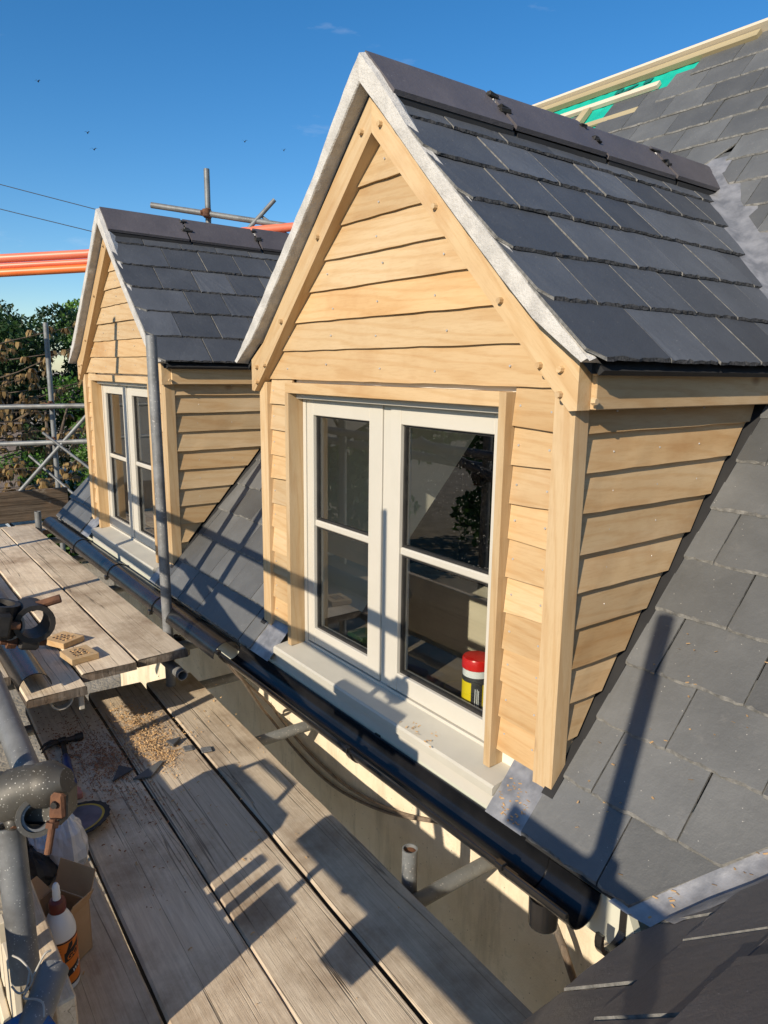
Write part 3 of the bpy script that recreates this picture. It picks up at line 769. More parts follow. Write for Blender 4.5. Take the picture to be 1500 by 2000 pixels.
    # sill, drip and lead apron
    G().prism(T([(-.565, .050, -.004), (-.565, -.054, -.017), (-.565, -.060, -.023), (-.565, -.060, -.044), (-.565, .050, -.044)]), (1.175, 0, 0)).obj('window_sill', M['sill'], D)
    G().box((X(-.60), -.0475, -.091), (X(.64), -.020, -.0445)).obj('sill_board', M['paint'], D)
    for a, b in ((-.735, -.567), (.612, .735)):
        v = []; ra = random.Random(seed + 9)
        for j in range(6):
            y = -.082 + .125 * j / 5
            for i in range(7): v.append(P(X(a + (b - a) * i / 6), y, .003 + ra.uniform(0, .0035)))
        G().add(v, [(j * 7 + i, j * 7 + i + 1, (j + 1) * 7 + i + 1, (j + 1) * 7 + i) for j in range(5) for i in range(6)]).obj('lead_apron', M['lead'], D, True)
    # interior
    for sg in (-1, 1):
        xi = sg * .684
        G().prism([(X(xi), .116, -.03), (X(xi), .43, -.03), (X(xi), 1.295, .96), (X(xi), .116, .96)][::sg], (sg * .012, 0, 0)).obj('inner_cheek', M['inner'], D)
    G().box((X(-.684), .116, .962), (X(.684), 1.30, .975)).obj('ceiling', M['inner'], D)
    G().box((X(-.684), .116, -.03), (X(.684), .43, -.004)).obj('window_board', M['floor_in'], D)
    for a, b in ((-.684, -.5078), (.5278, .684)): G().box((X(a), .102, -.004), (X(b), .118, .962)).obj('inner_lining', M['oak_z'], D)
    return D
near = build_dormer(0, 'near oak-boarded dormer with slate roof and white casement window', 21, True)
far = build_dormer(D2, 'farther smaller-looking oak dormer beside the tall scaffold pole', 57, True)

# ================================================================== RAINWATER GOODS
def half_round(g, x0, x1, cy, cz, r, up=True, th=.003, seg=14, a0=-1.5708, a1=1.5708):
    sgn = -1 if up else 1
    def ring(x, rr): return [(x, cy + rr * math.sin(a0 + (a1 - a0) * i / seg), cz + sgn * rr * math.cos(a0 + (a1 - a0) * i / seg)) for i in range(seg + 1)]
    v = ring(x0, r) + ring(x1, r) + ring(x0, r - th) + ring(x1, r - th); n = seg + 1; f = []
    for i in range(seg):
        f += [(i, i + 1, n + i + 1, n + i), (2 * n + i, 3 * n + i, 3 * n + i + 1, 2 * n + i + 1), (i, 2 * n + i, 2 * n + i + 1, i + 1), (n + i, n + i + 1, 3 * n + i + 1, 3 * n + i)]
    for e in (0, seg): f.append((e, n + e, 3 * n + e, 2 * n + e) if e == 0 else (e, 2 * n + e, 3 * n + e, n + e))
    g.add(v, f); return g
gut = thing('gutter', (.04, -.105, -.15), 'black half-round gutter open to the sky under the near dormer sill', 'gutter')
g = half_round(G(), -.86, .80, -.108, -.112, .054, th=.0035); g.box((-.86, -.168, -.118), (.80, -.160, -.106), .0015); g.box((-.86, -.056, -.116), (.80, -.0505, -.100), .001)
smooth_by_angle(g.obj('channel', M['black'], gut))
g = half_round(G(), .755, .945, -.108, -.113, .0575, th=.004); g.box((.755, -.172, -.121), (.945, -.1635, -.106), .002)
un = smooth_by_angle(g.obj('running_outlet', M['black'], gut))
smooth_by_angle(G().tube((.835, -.108, -.166), (.835, -.108, -.238), .036, 20, .034, hollow=.004).obj('spigot', M['black'], gut))
G().tube((.835, -.108, -.1662), (.835, -.108, -.1652), .029, 20).obj('drain_hole', M['felt'], gut)
for x in (-.84, .10, .748):
    c = half_round(G(), x - .012, x + .012, -.108, -.112, .0585, th=.004); c.box((x - .012, -.177, -.118), (x + .012, -.158, -.101), .002); c.box((x - .012, -.052, -.125), (x + .012, -.0465, -.098))
    smooth_by_angle(c.obj('bracket', M['black'], gut))
gut2 = thing('gutter', (-2.4, -.105, -.16), 'black gutter length laid upside down along the eaves of the far dormer', 'gutter')
g = half_round(G(), -3.99, -.875, -.112, -.150, .064, up=False, seg=18)
smooth_by_angle(g.obj('channel', M['black'], gut2))
for x in (-3.1, -2.35, -1.62):
    c = half_round(G(), x - .014, x + .014, -.112, -.150, .069, up=False, th=.005); c.box((x - .014, -.188, -.168), (x + .014, -.170, -.145), .002)
    smooth_by_angle(c.obj('bracket', M['black'], gut2))
g = half_round(G(), .995, 1.012, -.085, -.150, .052, th=.010, a0=-1.9, a1=1.2); g.box((.995, -.049, -.215), (1.012, -.0465, -.09))
tag(smooth_by_angle(g.obj('gutter_bracket', M['black'], None, origin=(1.0, -.05, -.2))), 'black hooked gutter bracket fixed alone at the fascia end', 'bracket')

# ================================================================== SCAFFOLD
def sboard(x0, x1, yc, z, w, slope, label, seed, group='scaffold boards underfoot', th=.038, twist=0.0):
    rg = random.Random(seed); L = x1 - x0; n = 18; v = []; f = []; prof = [(-.5, -1), (.5, -1), (.5, -.18), (.475, 0), (-.475, 0), (-.5, -.18)]
    cup = rg.uniform(-.003, .002); wob = [rg.uniform(-.0018, .0018) for _ in range(n + 1)]
    for i in range(n + 1):
        x = L * i / n
        for k, (a, b) in enumerate(prof):
            e = rg.uniform(-.006, .006) if i in (0, n) else 0
            v.append((x + e, a * w + rg.uniform(-.0012, .0012), b * th + wob[i] + cup * math.sin(3.1 * i / n) + a * twist * i / n))
    m = len(prof)
    for i in range(n):
        for k in range(m): f.append((i * m + k, (i + 1) * m + k, (i + 1) * m + (k + 1) % m, i * m + (k + 1) % m))
    f += [tuple(range(m)), tuple(range((n + 1) * m - 1, n * m - 1, -1))]
    f = [q[::-1] for q in f]
    me = mesh(v, f, [M['board'], M['board_end'], M['board_gap_shade']])
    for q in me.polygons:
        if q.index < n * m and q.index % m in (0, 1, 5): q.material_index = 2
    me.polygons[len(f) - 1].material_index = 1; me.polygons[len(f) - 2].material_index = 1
    d = Vector((1, slope, 0)).normalized(); nrm = Vector((0, 0, 1))
    o = link('scaffold_board', me, None, frame_matrix((x0, yc + slope * x0, z), d, nrm.cross(d), nrm))
    return tag(o, label, 'scaffold board', group)
ZL, ZU = -.48, -.20
sboard(-1.52, 1.16, -.1965, ZL, .226, -.041, 'weathered board nearest the house wall on the lower deck', 1)
sboard(-1.56, 1.16, -.445, ZL - .002, .246, -.039, 'weathered board under the heap of fresh wood shavings', 2)
sboard(-1.60, 1.16, -.6985, ZL, .253, -.032, 'weathered board that the hammer lies on', 3)
sboard(-.66, 1.16, -.955, ZL - .001, .238, -.022, 'weathered board under the glue bottle at the outer edge', 4)
sboard(-4.32, -1.165, -.280, ZU, .224, 0.003, 'weathered upper-deck board nearest the house', 5)
sboard(-4.30, -1.150, -.512, ZU + .001, .222, 0.002, 'weathered upper-deck board carrying the two drilled oak blocks', 6)
sboard(-4.25, -1.055, -.742, ZU - .012, .222, 0.0, 'weathered upper-deck board beside the loose black gutter length', 7)
sboard(-4.30, -1.30, -.975, ZU - .004, .222, 0.0, 'outermost upper-deck board at the left edge of the picture', 8)
# deck around the far corner
for i, (yc, nm) in enumerate(((-.15, 'short dark board at the far end nearest the house'), (-.42, 'second short dark board at the far end of the deck'), (-.69, 'third short dark board at the far end of the deck'))):
    sboard(-5.6, -4.30, yc, ZU - .05, .224, 0, nm, 20 + i)
tb = G().box((-4.62, -1.35, -.22), (-4.58, .16, .035), .004, .002); tag(tb.obj('toe_board', M['toe'], None, origin=(-4.6, -.6, -.22)), 'dark toe board standing across the far end of the deck', 'board')
tb = G().box((-.62, -1.075, ZL), (.385, -1.037, -.25), .004, .003); tag(tb.obj('toe_board', M['board'], None, origin=(-.1, -1.06, ZL)), 'old splintered board on edge beside the cardboard box', 'board')
tb = G().box((-1.55, -1.17, ZL), (-.24, -1.135, -.14), .004, .002); tag(tb.obj('toe_board', M['board'], None, origin=(-.9, -1.15, ZL)), 'unseen wide board on edge added outside the rail to shade the hammer', 'board')  # shadow caster added out of view for the shaded boards around the hammer
tb = G().box((-.22, -1.17, ZL), (.10, -1.135, -.085), .004, .002); tag(tb.obj('toe_board', M['board'], None, origin=(.1, -1.15, ZL)), 'unseen wide board on edge added to shade the deck by the glue bottle', 'board')  # shadow caster added out of view for the outer deck boards
tb = G().box((-4.2, -1.17, ZU), (-1.62, -1.135, -.02), .004, .002); tag(tb.obj('toe_board', M['board'], None, origin=(-3, -1.15, ZU)), 'long board on edge along the outside of the upper deck', 'board')

sboard(-1.6, 1.16, -1.285, ZL - .002, .224, -.02, 'outermost lower-deck board outside the guard rail', 31)
tb = G().box((.26, -1.222, .475), (.60, -1.186, .600), .004, .002); tag(tb.obj('shade_board', M['board'], None, origin=(.4, -1.2, .465)), 'unseen board on edge added along the guard rail to shade the sill', 'board')  # added out of view only to throw shade across the sill
tb = G().box((.30, -1.318, .062), (1.32, -1.282, .142), .004, .002); tag(tb.obj('shade_board', M['board'], None, origin=(.8, -1.3, .062)), 'unseen narrow board on edge added to shade the inner deck board', 'board')  # added out of view for the long shadow along the inner deck board
tbg = thing('shade_bag', (-.05, -1.29, ZL), 'unseen dark bag added on the outer board to shade the deck', 'bag')  # unseen bag, added for the blocky shadow it throws on the deck
G().box((-.285, -1.38, ZL), (.19, -1.205, .06), .03, .012).obj('bag', M['rubber'], tbg); G().path([(-.2, -1.29, .05), (-.16, -1.29, .12), (.06, -1.29, .125), (.10, -1.29, .05)], .012, 8).obj('handle', M['rubber'], tbg, True)
cr = thing('shade_crate', (.28, -1.16, ZL), 'unseen slatted crate added on the outer board to stripe the deck shadow', 'crate')  # unseen slats, added so that lit bars break up the deck shadow
for z0, z1 in ((ZL, -.36), (-.33, -.22)): G().box((.105, -1.172, z0), (.445, -1.158, z1), .002).obj('slat', M['pale'], cr)
for x0, x1, z1 in ((.105, .155, -.05), (.195, .235, -.085), (.275, .305, -.075), (.335, .443, -.095)): G().box((x0, -1.156, ZL), (x1, -1.142, z1), .002).obj('slat', M['pale'], cr)
TR = .02415
def stube(a, b, label, mat='tube', r=TR, group='scaffold tubes', name='scaffold_tube'):
    a, b = Vector(a), Vector(b)
    g = G().tube(a, b, r, 22, hollow=.004); o = smooth_by_angle(g.obj(name, M[mat], None, origin=a))
    return tag(o, label, 'scaffold tube', group)
def coupler(c, ax1, ax2, label, sep=.055, mat='coupler'):
    """two clamped half shells, one round each tube, with a bolt"""
    c = Vector(c); a1 = Vector(ax1).normalized(); a2 = Vector(ax2).normalized(); n = a1.cross(a2)
    n = n.normalized() if n.length > .1 else a1.orthogonal().normalized()
    t = thing('scaffold_coupler', c, label, 'coupler', 'scaffold couplers')
    for s, ax in ((-.5, a1), (.5, a2)):
        ctr = c + n * sep * s; g = G().tube(ctr - ax * .028, ctr + ax * .028, .033, 20, hollow=.0085)
        pr = ax.cross(n).normalized()
        g2 = G()
        for e in (-.022, .022):
            p = ctr + pr * .036 + ax * 0
        smooth_by_angle(g.obj('clamp', M[mat], t))
        q = ctr + pr * .036
        f = G(); m = frame_matrix(q, ax, pr, n)
        fb = G().box((-.02, -.008, -.016), (.02, .012, .016), .004); f.add([m @ w for w in fb.v], fb.f)
        f.obj('flap', M[mat], t)
        G().tube(q - n * .030 + pr * .002, q + n * .042 + pr * .002, .0065, 10).obj('bolt', M['rust'], t)
        G().tube(q + n * .018 + pr * .002, q + n * .032 + pr * .002, .0125, 6).obj('nut', M['rust'], t)
    return t
# inner standards and stubs
stube((-1.408, -.139, -3.3), (-1.448, -.168, 1.172), 'tall scaffold pole standing in front of the far dormer window', 'tube_dk')
coupler((-1.40, -.115, -.285), (0, 0, 1), (0, 1, 0), 'rusty coupler at the foot of the tall pole by the deck corner')
stube((.283, -.058, -3.3), (.283, -.058, -.392), 'short rusty-mouthed pole standing between the deck and the wall')
G_ = G().tube((.283, -.058, -.41), (.283, -.058, -.402), .0198, 16).obj('pole_rust', M['rust'], None, origin=(.283, -.058, -.43)); tag(G_, 'rust filling the open mouth of the short pole', 'rust')
stube((-4.25, -.150, -3.3), (-4.25, -.150, -.085), 'short pale pole stub at the far end of the upper deck')
# transoms under the boards
for x, z, y1, lb in ((-.815, -.545, .285, 'cross tube reaching the wall under the gutter, mid deck'), (.318, -.545, .30, 'cross tube reaching the wall beside the short pole stub'), (-1.485, -.545, .30, 'cross tube reaching the wall just below the tall pole'),
                     (-1.370, -.264, -.020, 'cross tube carrying the near end of the upper deck'), (-2.455, -.264, -.015, 'cross tube poking out halfway along the upper deck'), (-3.30, -.264, -.02, 'cross tube poking out toward the far end of the upper deck'), (-3.95, -.264, -.03, 'farthest cross tube poking out from under the upper deck')):
    stube((x, -1.30, z), (x + .01, y1, z), lb)
stube((-4.6, -.205, -.315), (-1.15, -.205, -.315), 'long ledger tube running under the upper deck edge', 'tube_dk')
stube((-1.7, -1.10, -.595), (1.1, -1.10, -.595), 'ledger tube running under the outer edge of the lower deck', 'tube_dk')
# guard rail along the open side
stube((.70, -1.235, .520), (-4.3, -1.225, .585), 'long lower guard rail tube outside the left edge of the picture', 'tube_dk')
stube((.492, -1.112, .606), (-4.3, -1.135, .672), 'guard rail tube ending in a dark clamp at the left edge', 'tube_dk')
stube((.70, -1.215, .868), (-4.3, -1.205, .940), 'top guard rail tube outside the left edge of the picture')
stube((1.495, -1.66, -3.3), (1.495, -1.66, 1.455), 'outer pole behind the photographer at the near end of the deck')
stube((.412, -1.19, -.5), (.412, -1.19, 1.235), 'unseen thin rod added to cast the narrow shadow on the window stile', r=.0115)  # unseen rod, added for its narrow shadow on the window
for x, zt, lb in ((-.82, 1.35, 'outer pole opposite the gap between the dormers'), (-2.145, 1.92, 'tallest outer pole opposite the far dormer'), (-3.4, 1.3, 'last outer pole before the far corner')):
    stube((x, -1.19 if x > 0 else -1.18, -3.3), (x, -1.19 if x > 0 else -1.18, zt), lb)
for x, z in ((1.262, .545), ):
    stube((1.73, -1.69, .760), (1.24, -1.69, .787), 'rail clamped to the near outer pole')
coupler((1.495, -1.675, .775), (1, 0, 0), (0, 0, 1), 'coupler on the near outer pole')
coupler((-.82, -1.157, .51), (1, 0, 0), (0, 0, 1), 'coupler on the outer pole between the dormers')
coupler((.476, -1.102, .612), (1, 0, .013), (0, .25, 1), 'dark greasy clamp with a protruding bolt at the left edge', mat='iron')
G().tube((.478, -1.075, .628), (.492, -1.030, .640), .0075, 10).obj('clamp_bolt', M['rust'], None, origin=(.478, -1.075, .628))
tag(bpy.data.objects['clamp_bolt'], 'threaded rusty bolt sticking out of the dark clamp', 'bolt')
# near left cluster: speckled upright, cast coupler with a gaping tube, tied stub and painted timber end
def smooth_pts(pts, n=3):
    for _ in range(n):
        q = [Vector(pts[0])]
        for a, b in zip(pts, pts[1:]):
            a, b = Vector(a), Vector(b); q += [a * .75 + b * .25, a * .25 + b * .75]
        pts = q + [Vector(pts[-1])]
    return pts
stube((.541, -1.144, -.020), (.481, -1.140, .243), 'paint-speckled upright tube close to the lens at lower left', 'tube_spk')
tag(G().tube((.4845, -1.1402, .228), (.4835, -1.1401, .2325), .0202, 16).obj('pole_fill', M['chips'], None, origin=(.484, -1.14, .23)), 'wood crumbs filling the mouth of the speckled upright', 'wood crumbs')
stube((.430, -1.087, .268), (-1.30, -1.130, .650), 'sloping speckled tube running off the left edge above the coupler', 'tube_spk')
g = G().tube((.580, -1.110, .302), (.470, -1.094, .252), .0242, 24, hollow=.0045)
tag(smooth_by_angle(g.obj('scaffold_tube', M['tube_spk'], None, origin=(.58, -1.11, .30))), 'open tube end gaping out of the big speckled coupler', 'scaffold tube', 'scaffold tubes')
cp = thing('sleeve_coupler', (.53, -1.11, .31), 'big paint-speckled cast coupler at the left, above the saw disc', 'coupler')
a_, b_ = Vector((.462, -1.188, .302)), Vector((.580, -1.060, .350))
rr_ = [.026, .036, .038, .037, .040, .044, .044, .039, .036, .038, .038, .030, .020]
g = G().path([a_.lerp(b_, t / 12) + Vector((0, 0, -.008 if 4 <= t <= 6 else 0)) for t in range(13)], rr_, 24); smooth_by_angle(g.obj('barrel', M['coupler'], cp), 50)
g = G(); fm = frame_matrix((.555, -1.096, .305), (.60, .80, .01), (-.1, .07, .99), (.79, -.6, .12)); bx = G().box((-.062, -.036, -.050), (.040, .030, .010), .012, .002); g.add([fm @ w for w in bx.v], bx.f); g.obj('body', M['coupler'], cp)
smooth_by_angle(G().tube((.584, -1.1105, .3038), (.545, -1.105, .286), .0325, 24, .034, hollow=.0078).obj('socket', M['coupler'], cp))
smooth_by_angle(G().path([(.505, -1.140, .290), (.528, -1.141, .284), (.545, -1.1415, .279), (.552, -1.142, .277)], [.013, .014, .012, .005], 14).obj('boss', M['coupler'], cp), 60)
G().tube((.525, -1.1385, .292), (.552, -1.1425, .277), .0052, 8).obj('boss_pin', M['rust'], cp)
g = G(); fm = frame_matrix((.606, -1.0835, .326), (.60, .80, .01), (-.12, .09, .99), (.79, -.6, .15)); bx = G().box((-.012, -.022, -.006), (.012, .020, .004), .004, .002); g.add([fm @ w for w in bx.v], bx.f); g.obj('hinge', M['rust'], cp)
G().tube((.604, -1.085, .330), (.6125, -1.0905, .331), .0055, 8).obj('hinge_pin', M['iron'], cp)
G().tube((.618, -1.093, .312), (.631, -1.108, .262), .0056, 12).obj('bolt', M['rust'], cp)
G().tube((.6195, -1.0945, .308), (.6215, -1.097, .300), .0112, 6).obj('nut', M['rust'], cp)
stube((.616, -1.111, .036), (.760, -1.206, -.005), 'dark stub tube tied on close to the lens, lower left corner', 'tube_spk')
tag(G().tube((.6165, -1.1113, .0359), (.6185, -1.1126, .0353), .0215, 18).obj('tube_plug', M['iron'], None, origin=(.617, -1.111, .035)), 'dark plug in the end of the tied stub tube', 'plug')
bw = thing('timber_block', (.70, -1.20, -.02), 'timber end with worn blue paint in the lower left corner', 'timber block')
fm = frame_matrix((.660, -1.143, .026), (.20, -1.0, .02), (-1, -.2, 0), (0, 0, 1))
for lo, hi, nm, mt in (((0, -.12, -.055), (.20, .0, -.0005), 'timber', 'board_end'), ((.0005, -.119, 0), (.1995, -.0005, .0025), 'paint', 'blue_paint')):
    bx = G().box(lo, hi, .002, .001); g = G().add([fm @ w for w in bx.v], bx.f); g.obj(nm, M[mt], bw)
g = G().path(smooth_pts([(.600, -1.168, .082), (.614, -1.158, .080), (.631, -1.149, .068), (.638, -1.146, .052), (.655, -1.160, .052), (.664, -1.168, .050), (.684, -1.151, .057), (.700, -1.143, .058), (.716, -1.147, .048)]), .0017, 6)
g.path(smooth_pts([(.636, -1.147, .056), (.640, -1.138, .075), (.642, -1.127, .096), (.640, -1.117, .094)]), .0017, 6); g.path(smooth_pts([(.631, -1.149, .068), (.645, -1.158, .045), (.640, -1.170, .040), (.622, -1.176, .045)]), .0017, 6)
tag(g.obj('tie_wire', M['tie'], None, True, (.63, -1.15, .06)), 'pale twisted tie binding the stub tube to the upright', 'tie')
# far scaffold beyond the gable end
stube((-5.90, .375, -3.3), (-6.12, .42, 1.46), 'pale upright pole in front of the trees at far left')
stube((-7.4, -1.72, .575), (-5.0, 1.50, .690), 'upper horizontal rail in front of the trees')
stube((-7.3, -1.72, .185), (-4.95, 1.45, .365), 'lower horizontal rail in front of the trees')
stube((-5.95, -.10, -.32), (-5.50, .88, .88), 'slanting brace rising to the right before the trees', r=.018)
stube((-5.80, .25, .40), (-5.30, .95, -.30), 'thin slanting brace falling to the right before the trees', r=.013)
stube((-6.0, .15, .16), (-5.45, .62, -.40), 'second thin slanting brace low behind the deck end', r=.013)
coupler((-6.03, .38, .645), (0, .03, 1), (.6, .8, .03), 'rusty coupler on the far pole, upper rail', mat='rust')
coupler((-5.99, .37, .285), (0, .03, 1), (.6, .8, .03), 'rusty coupler on the far pole, lower rail', mat='rust')
stube((-4.20, 1.352, -3.3), (-4.295, 1.375, 2.680), 'upright pole rising behind the far dormer ridge')
stube((-4.526, .971, 2.375), (-3.45, 2.312, 2.140), 'sloping tube crossing the pole behind the far dormer')
stube((-3.900, 1.800, 2.430), (-4.08, 1.40, 1.95), 'short slanting tube behind the far dormer ridge', r=.018)
stube((-3.96, 1.70, 2.30), (-3.72, 2.05, 2.02), 'thin brace crossing behind the far dormer ridge', r=.012)
coupler((-4.245, 1.345, 2.315), (0, 0, 1), (.6, .78, -.13), 'rusty coupler where pole and tube cross above the far ridge', mat='rust')
# orange pipes resting on the far scaffold
for i, (dz, dy, r, mt, lb) in enumerate(((.0, 0, .036, 'coral', 'uppermost coral plastic pipe behind the far dormer'), (-.062, .01, .024, 'coral', 'thin coral pipe between the two thicker pipes'), (-.115, 0, .034, 'orange', 'lowest bright orange plastic pipe behind the far dormer'))):
    pts = [(-7.6, -3.3, 1.62 + dz), (-6.2, -1.42, 1.80 + dz), (-5.21, -.10, 1.915 + dz), (-4.78, .495, 1.965 + dz), (-4.40, 1.02, 2.05 + dz * (.9 if i < 2 else 1.5)), (-4.03, 1.56, 2.165 + dz), (-3.78, 1.90, 2.210 + dz - (0 if i == 0 else .12)), (-3.2, 2.7, 2.20 + dz - (0 if i == 0 else .2))]
    tag(G().path(pts, r, 14).obj('plastic_pipe', M[mt], None, True, pts[0]), lb, 'pipe', 'orange pipes')

# ================================================================== CABLES, STICK
for i, (o, lb) in enumerate(((0.0, 'dark cable sagging along the wall below the gutter, lower one'), (.055, 'dark cable sagging along the wall below the gutter, upper one'))):
    pts = [(-.80 - o, -.125, -.165), (-.84 - o, -.06, -.26), (-.98, .10 + o, -.50), (-1.25 + o, .275, -.70 + o), (-.99 + o, .29, -.790 + o), (-.72 + o, .29, -.812 + o), (-.47, .29, -.772 + o * .6), (-.23, .29, -.702 + o * .2), (.04, .288, -.580), (.24, .286, -.50), (.55, .286, -.36)]
    # smooth the polyline
    for _ in range(3):
        q = [pts[0]]
        for a, b in zip(pts, pts[1:]):
            a, b = Vector(a), Vector(b); q += [a * .75 + b * .25, a * .25 + b * .75]
        pts = q + [pts[-1]]
    tag(G().path(pts, .0068, 7).obj('cable', M['cable'], None, True, pts[0]), lb, 'cable', 'cables on the wall')
tag(G().path([(.80, .20, -.86), (.735, .20, -.702), (.672, .2, -.593), (.600, .2, -.49)], .011, 8).obj('stick', M['board_end'], None, True, (.8, .2, -.86)), 'thin grey stick leaning on the wall below the gutter outlet', 'stick')
g = G().path([(1.02, -.07, -.19), (1.045, -.09, -.175), (1.03, -.10, -.20), (1.05, -.12, -.19)], .0025, 5); g.path([(1.03, -.06, -.20), (1.06, -.10, -.21), (1.04, -.13, -.23)], .002, 5)
tag(g.obj('string', M['red'], None, True, (1.03, -.08, -.2)), 'tangle of red string at the fascia end', 'string')

# ================================================================== THINGS ON THE DECK
ZD = ZL + .001
# glue bottle
bot = thing('glue_bottle', (.081, -1.005, ZD), 'white glue bottle with orange label and brown cap at lower left', 'bottle')
bc = Vector((.081, -1.005, ZD))
smooth_by_angle(G().lathe([(.030, 0), (.0365, .003), (.038, .010), (.038, .150), (.0375, .160), (.033, .178), (.024, .198), (.0175, .207), (.016, .212)], bc, 32).obj('body', M['white'], bot))
smooth_by_angle(G().lathe([(.0384, .018), (.0387, .020), (.0387, .142), (.0384, .144)], bc, 32).obj('label', M['orange_label'], bot))
smooth_by_angle(G().lathe([(.0388, .0185), (.0391, .0190), (.0391, .0225), (.0388, .023)], bc, 32).obj('label_edge', M['ink'], bot))
smooth_by_angle(G().lathe([(.0388, .1395), (.0391, .140), (.0391, .1430), (.0388, .1435)], bc, 32).obj('label_edge', M['ink'], bot))
smooth_by_angle(G().lathe([(.0190, .209), (.0200, .211), (.0200, .228), (.0185, .236), (.0130, .240), (.009, .241)], bc, 22).obj('cap', M['cap'], bot))
smooth_by_angle(G().lathe([(.0095, .240), (.0090, .252), (.0098, .255), (.0088, .262), (.0088, .272), (.006, .281), (.003, .284)], bc, 16).obj('nozzle', M['white'], bot))
fd = Vector((1.683, -.292, 0)).normalized(); rd = Vector((-fd.y, fd.x, 0))
def wrap(x, z, r): 
    a = x / .038; return bc + (fd * math.cos(a) + rd * math.sin(a)) * r + Vector((0, 0, z))
def wrapped_text(body, size, x0, z0, mat, name, r, shear=.18):
    cu = bpy.data.curves.new('t', 'FONT'); cu.body = body; cu.size = size; cu.shear = shear; cu.offset = size * .018; cu.resolution_u = 3
    to = bpy.data.objects.new('t', cu); COL.objects.link(to); bpy.context.view_layer.update()
    me = bpy.data.meshes.new_from_object(to.evaluated_get(bpy.context.evaluated_depsgraph_get())); bpy.data.objects.remove(to)
    v = [wrap(x0 + q.co.x, z0 + q.co.y + q.co.x * .30, r) for q in me.vertices]; f = [tuple(p.vertices) for p in me.polygons]
    o = G().add(v, f).obj(name, mat, bot); return o
def patch(pts, mat, name, r):
    # polygon strip between lower and upper outline, subdivided in x so that it follows the bottle
    v = []; n = len(pts)
    for x, a, b in pts: v += [wrap(x, a, r), wrap(x, b, r)]
    return G().add(v, [(2 * i, 2 * i + 2, 2 * i + 3, 2 * i + 1) for i in range(n - 1)]).obj(name, mat, bot)
patch([(.006 + .004 * i, .086 + .0012 * i, .112 + .0016 * i) for i in range(12)], M['ink'], 'print', .0389)
wrapped_text('GORILLA', .020, .0105, .0905, M['orange_label'], 'print', .0392)
patch([(.010 + .003 * i, .108 + .003 * i, .113 + .0065 * min(i, 3) + .001 * i) for i in range(7)], M['ink'], 'print', .0390)
patch([(.010 + .004 * i, .044 + .0012 * i, .062 + .0014 * i) for i in range(10)], M['ink'], 'print', .0389)
wrapped_text('WOOD', .014, .022, .049, M['white'], 'print', .0392)
for k in range(5): patch([(-.016 + .004 * i, .130 - .004 * k, .1308 - .004 * k) for i in range(5 - k % 2)], M['ink'], 'print', .0389)
# cardboard box
bxo = thing('cardboard_box', (-.03, -1.0, ZD), 'small open cardboard box with raised flaps behind the glue bottle', 'box')
bm = Matrix.Translation((-.02, -.985, ZD)) @ Matrix.Rotation(R(32), 4, 'Z')
def bxp(lo, hi, name, rot=None):
    g = G().box(lo, hi, .0008); m = bm if rot is None else bm @ rot; g.v = [m @ q for q in g.v]; return g.obj(name, M['card'], bxo)
hw, hd, hh, t = .060, .045, .145, .003
bxp((-hw, -hd, 0), (hw, -hd + t, hh), 'side'); bxp((-hw, hd - t, 0), (hw, hd, hh), 'side'); bxp((-hw, -hd + t, 0), (-hw + t, hd - t, hh), 'side'); bxp((hw - t, -hd + t, 0), (hw, hd - t, hh), 'side'); bxp((-hw + t, -hd + t, 0), (hw - t, hd - t, t), 'base')
bxp((-hw, 0, 0), (hw, t, .075), 'flap', Matrix.Translation((0, hd, hh)) @ Matrix.Rotation(R(-22), 4, 'X'))
bxp((0, -hd * .8, 0), (t, hd * .8, .055), 'flap', Matrix.Translation((hw, 0, hh)) @ Matrix.Rotation(R(28), 4, 'Y'))
bxp((-t, -hd * .8, 0), (0, hd * .8, .055), 'flap', Matrix.Translation((-hw, 0, hh)) @ Matrix.Rotation(R(-60), 4, 'Y'))
# plastic bag: crumpled clear sheet and a darker lump beneath
def crumple(name, c, rx, ry, rz, mat, seed, label, cat, seg=26, amp=.35):
    rg = random.Random(seed); v = []; f = []; ph = [(rg.uniform(1, 5), rg.uniform(1, 6), rg.uniform(0, 6), rg.uniform(0, 6)) for _ in range(9)]
    for i in range(seg // 2 + 1):
        th = math.pi * i / (seg // 2)
        for j in range(seg):
            p = 2 * math.pi * j / seg
            q = 1 + amp * sum(abs(math.sin(a * th + c_) * math.sin(round(b) * p + d)) for a, b, c_, d in ph) / 4 - amp * .6 + rg.uniform(-.03, .03)
            v.append((c[0] + rx * q * math.sin(th) * math.cos(p), c[1] + ry * q * math.sin(th) * math.sin(p), max(ZD, c[2] + rz * q * math.cos(th))))
    for i in range(seg // 2):
        for j in range(seg): f.append((i * seg + j, (i + 1) * seg + j, (i + 1) * seg + (j + 1) % seg, i * seg + (j + 1) % seg))
    return tag(G().add(v, f).obj(name, mat, None, False, (c[0], c[1], ZD)), label, cat)
crumple('plastic_bag', (-.37, -.885, ZD + .065), .065, .050, .100, M['bag'], 4, 'crumpled clear plastic bag beside the saw disc', 'bag')
crumple('plastic_sheet', (-.40, -.985, ZD + .03), .11, .075, .05, M['rubber'], 9, 'dark crumpled plastic sheet under the clear bag', 'plastic sheet')
crumple('plastic_bag', (-.43, -.945, ZD + .07), .075, .035, .028, M['bag'], 14, 'white crumpled bag end below the big coupler', 'bag')
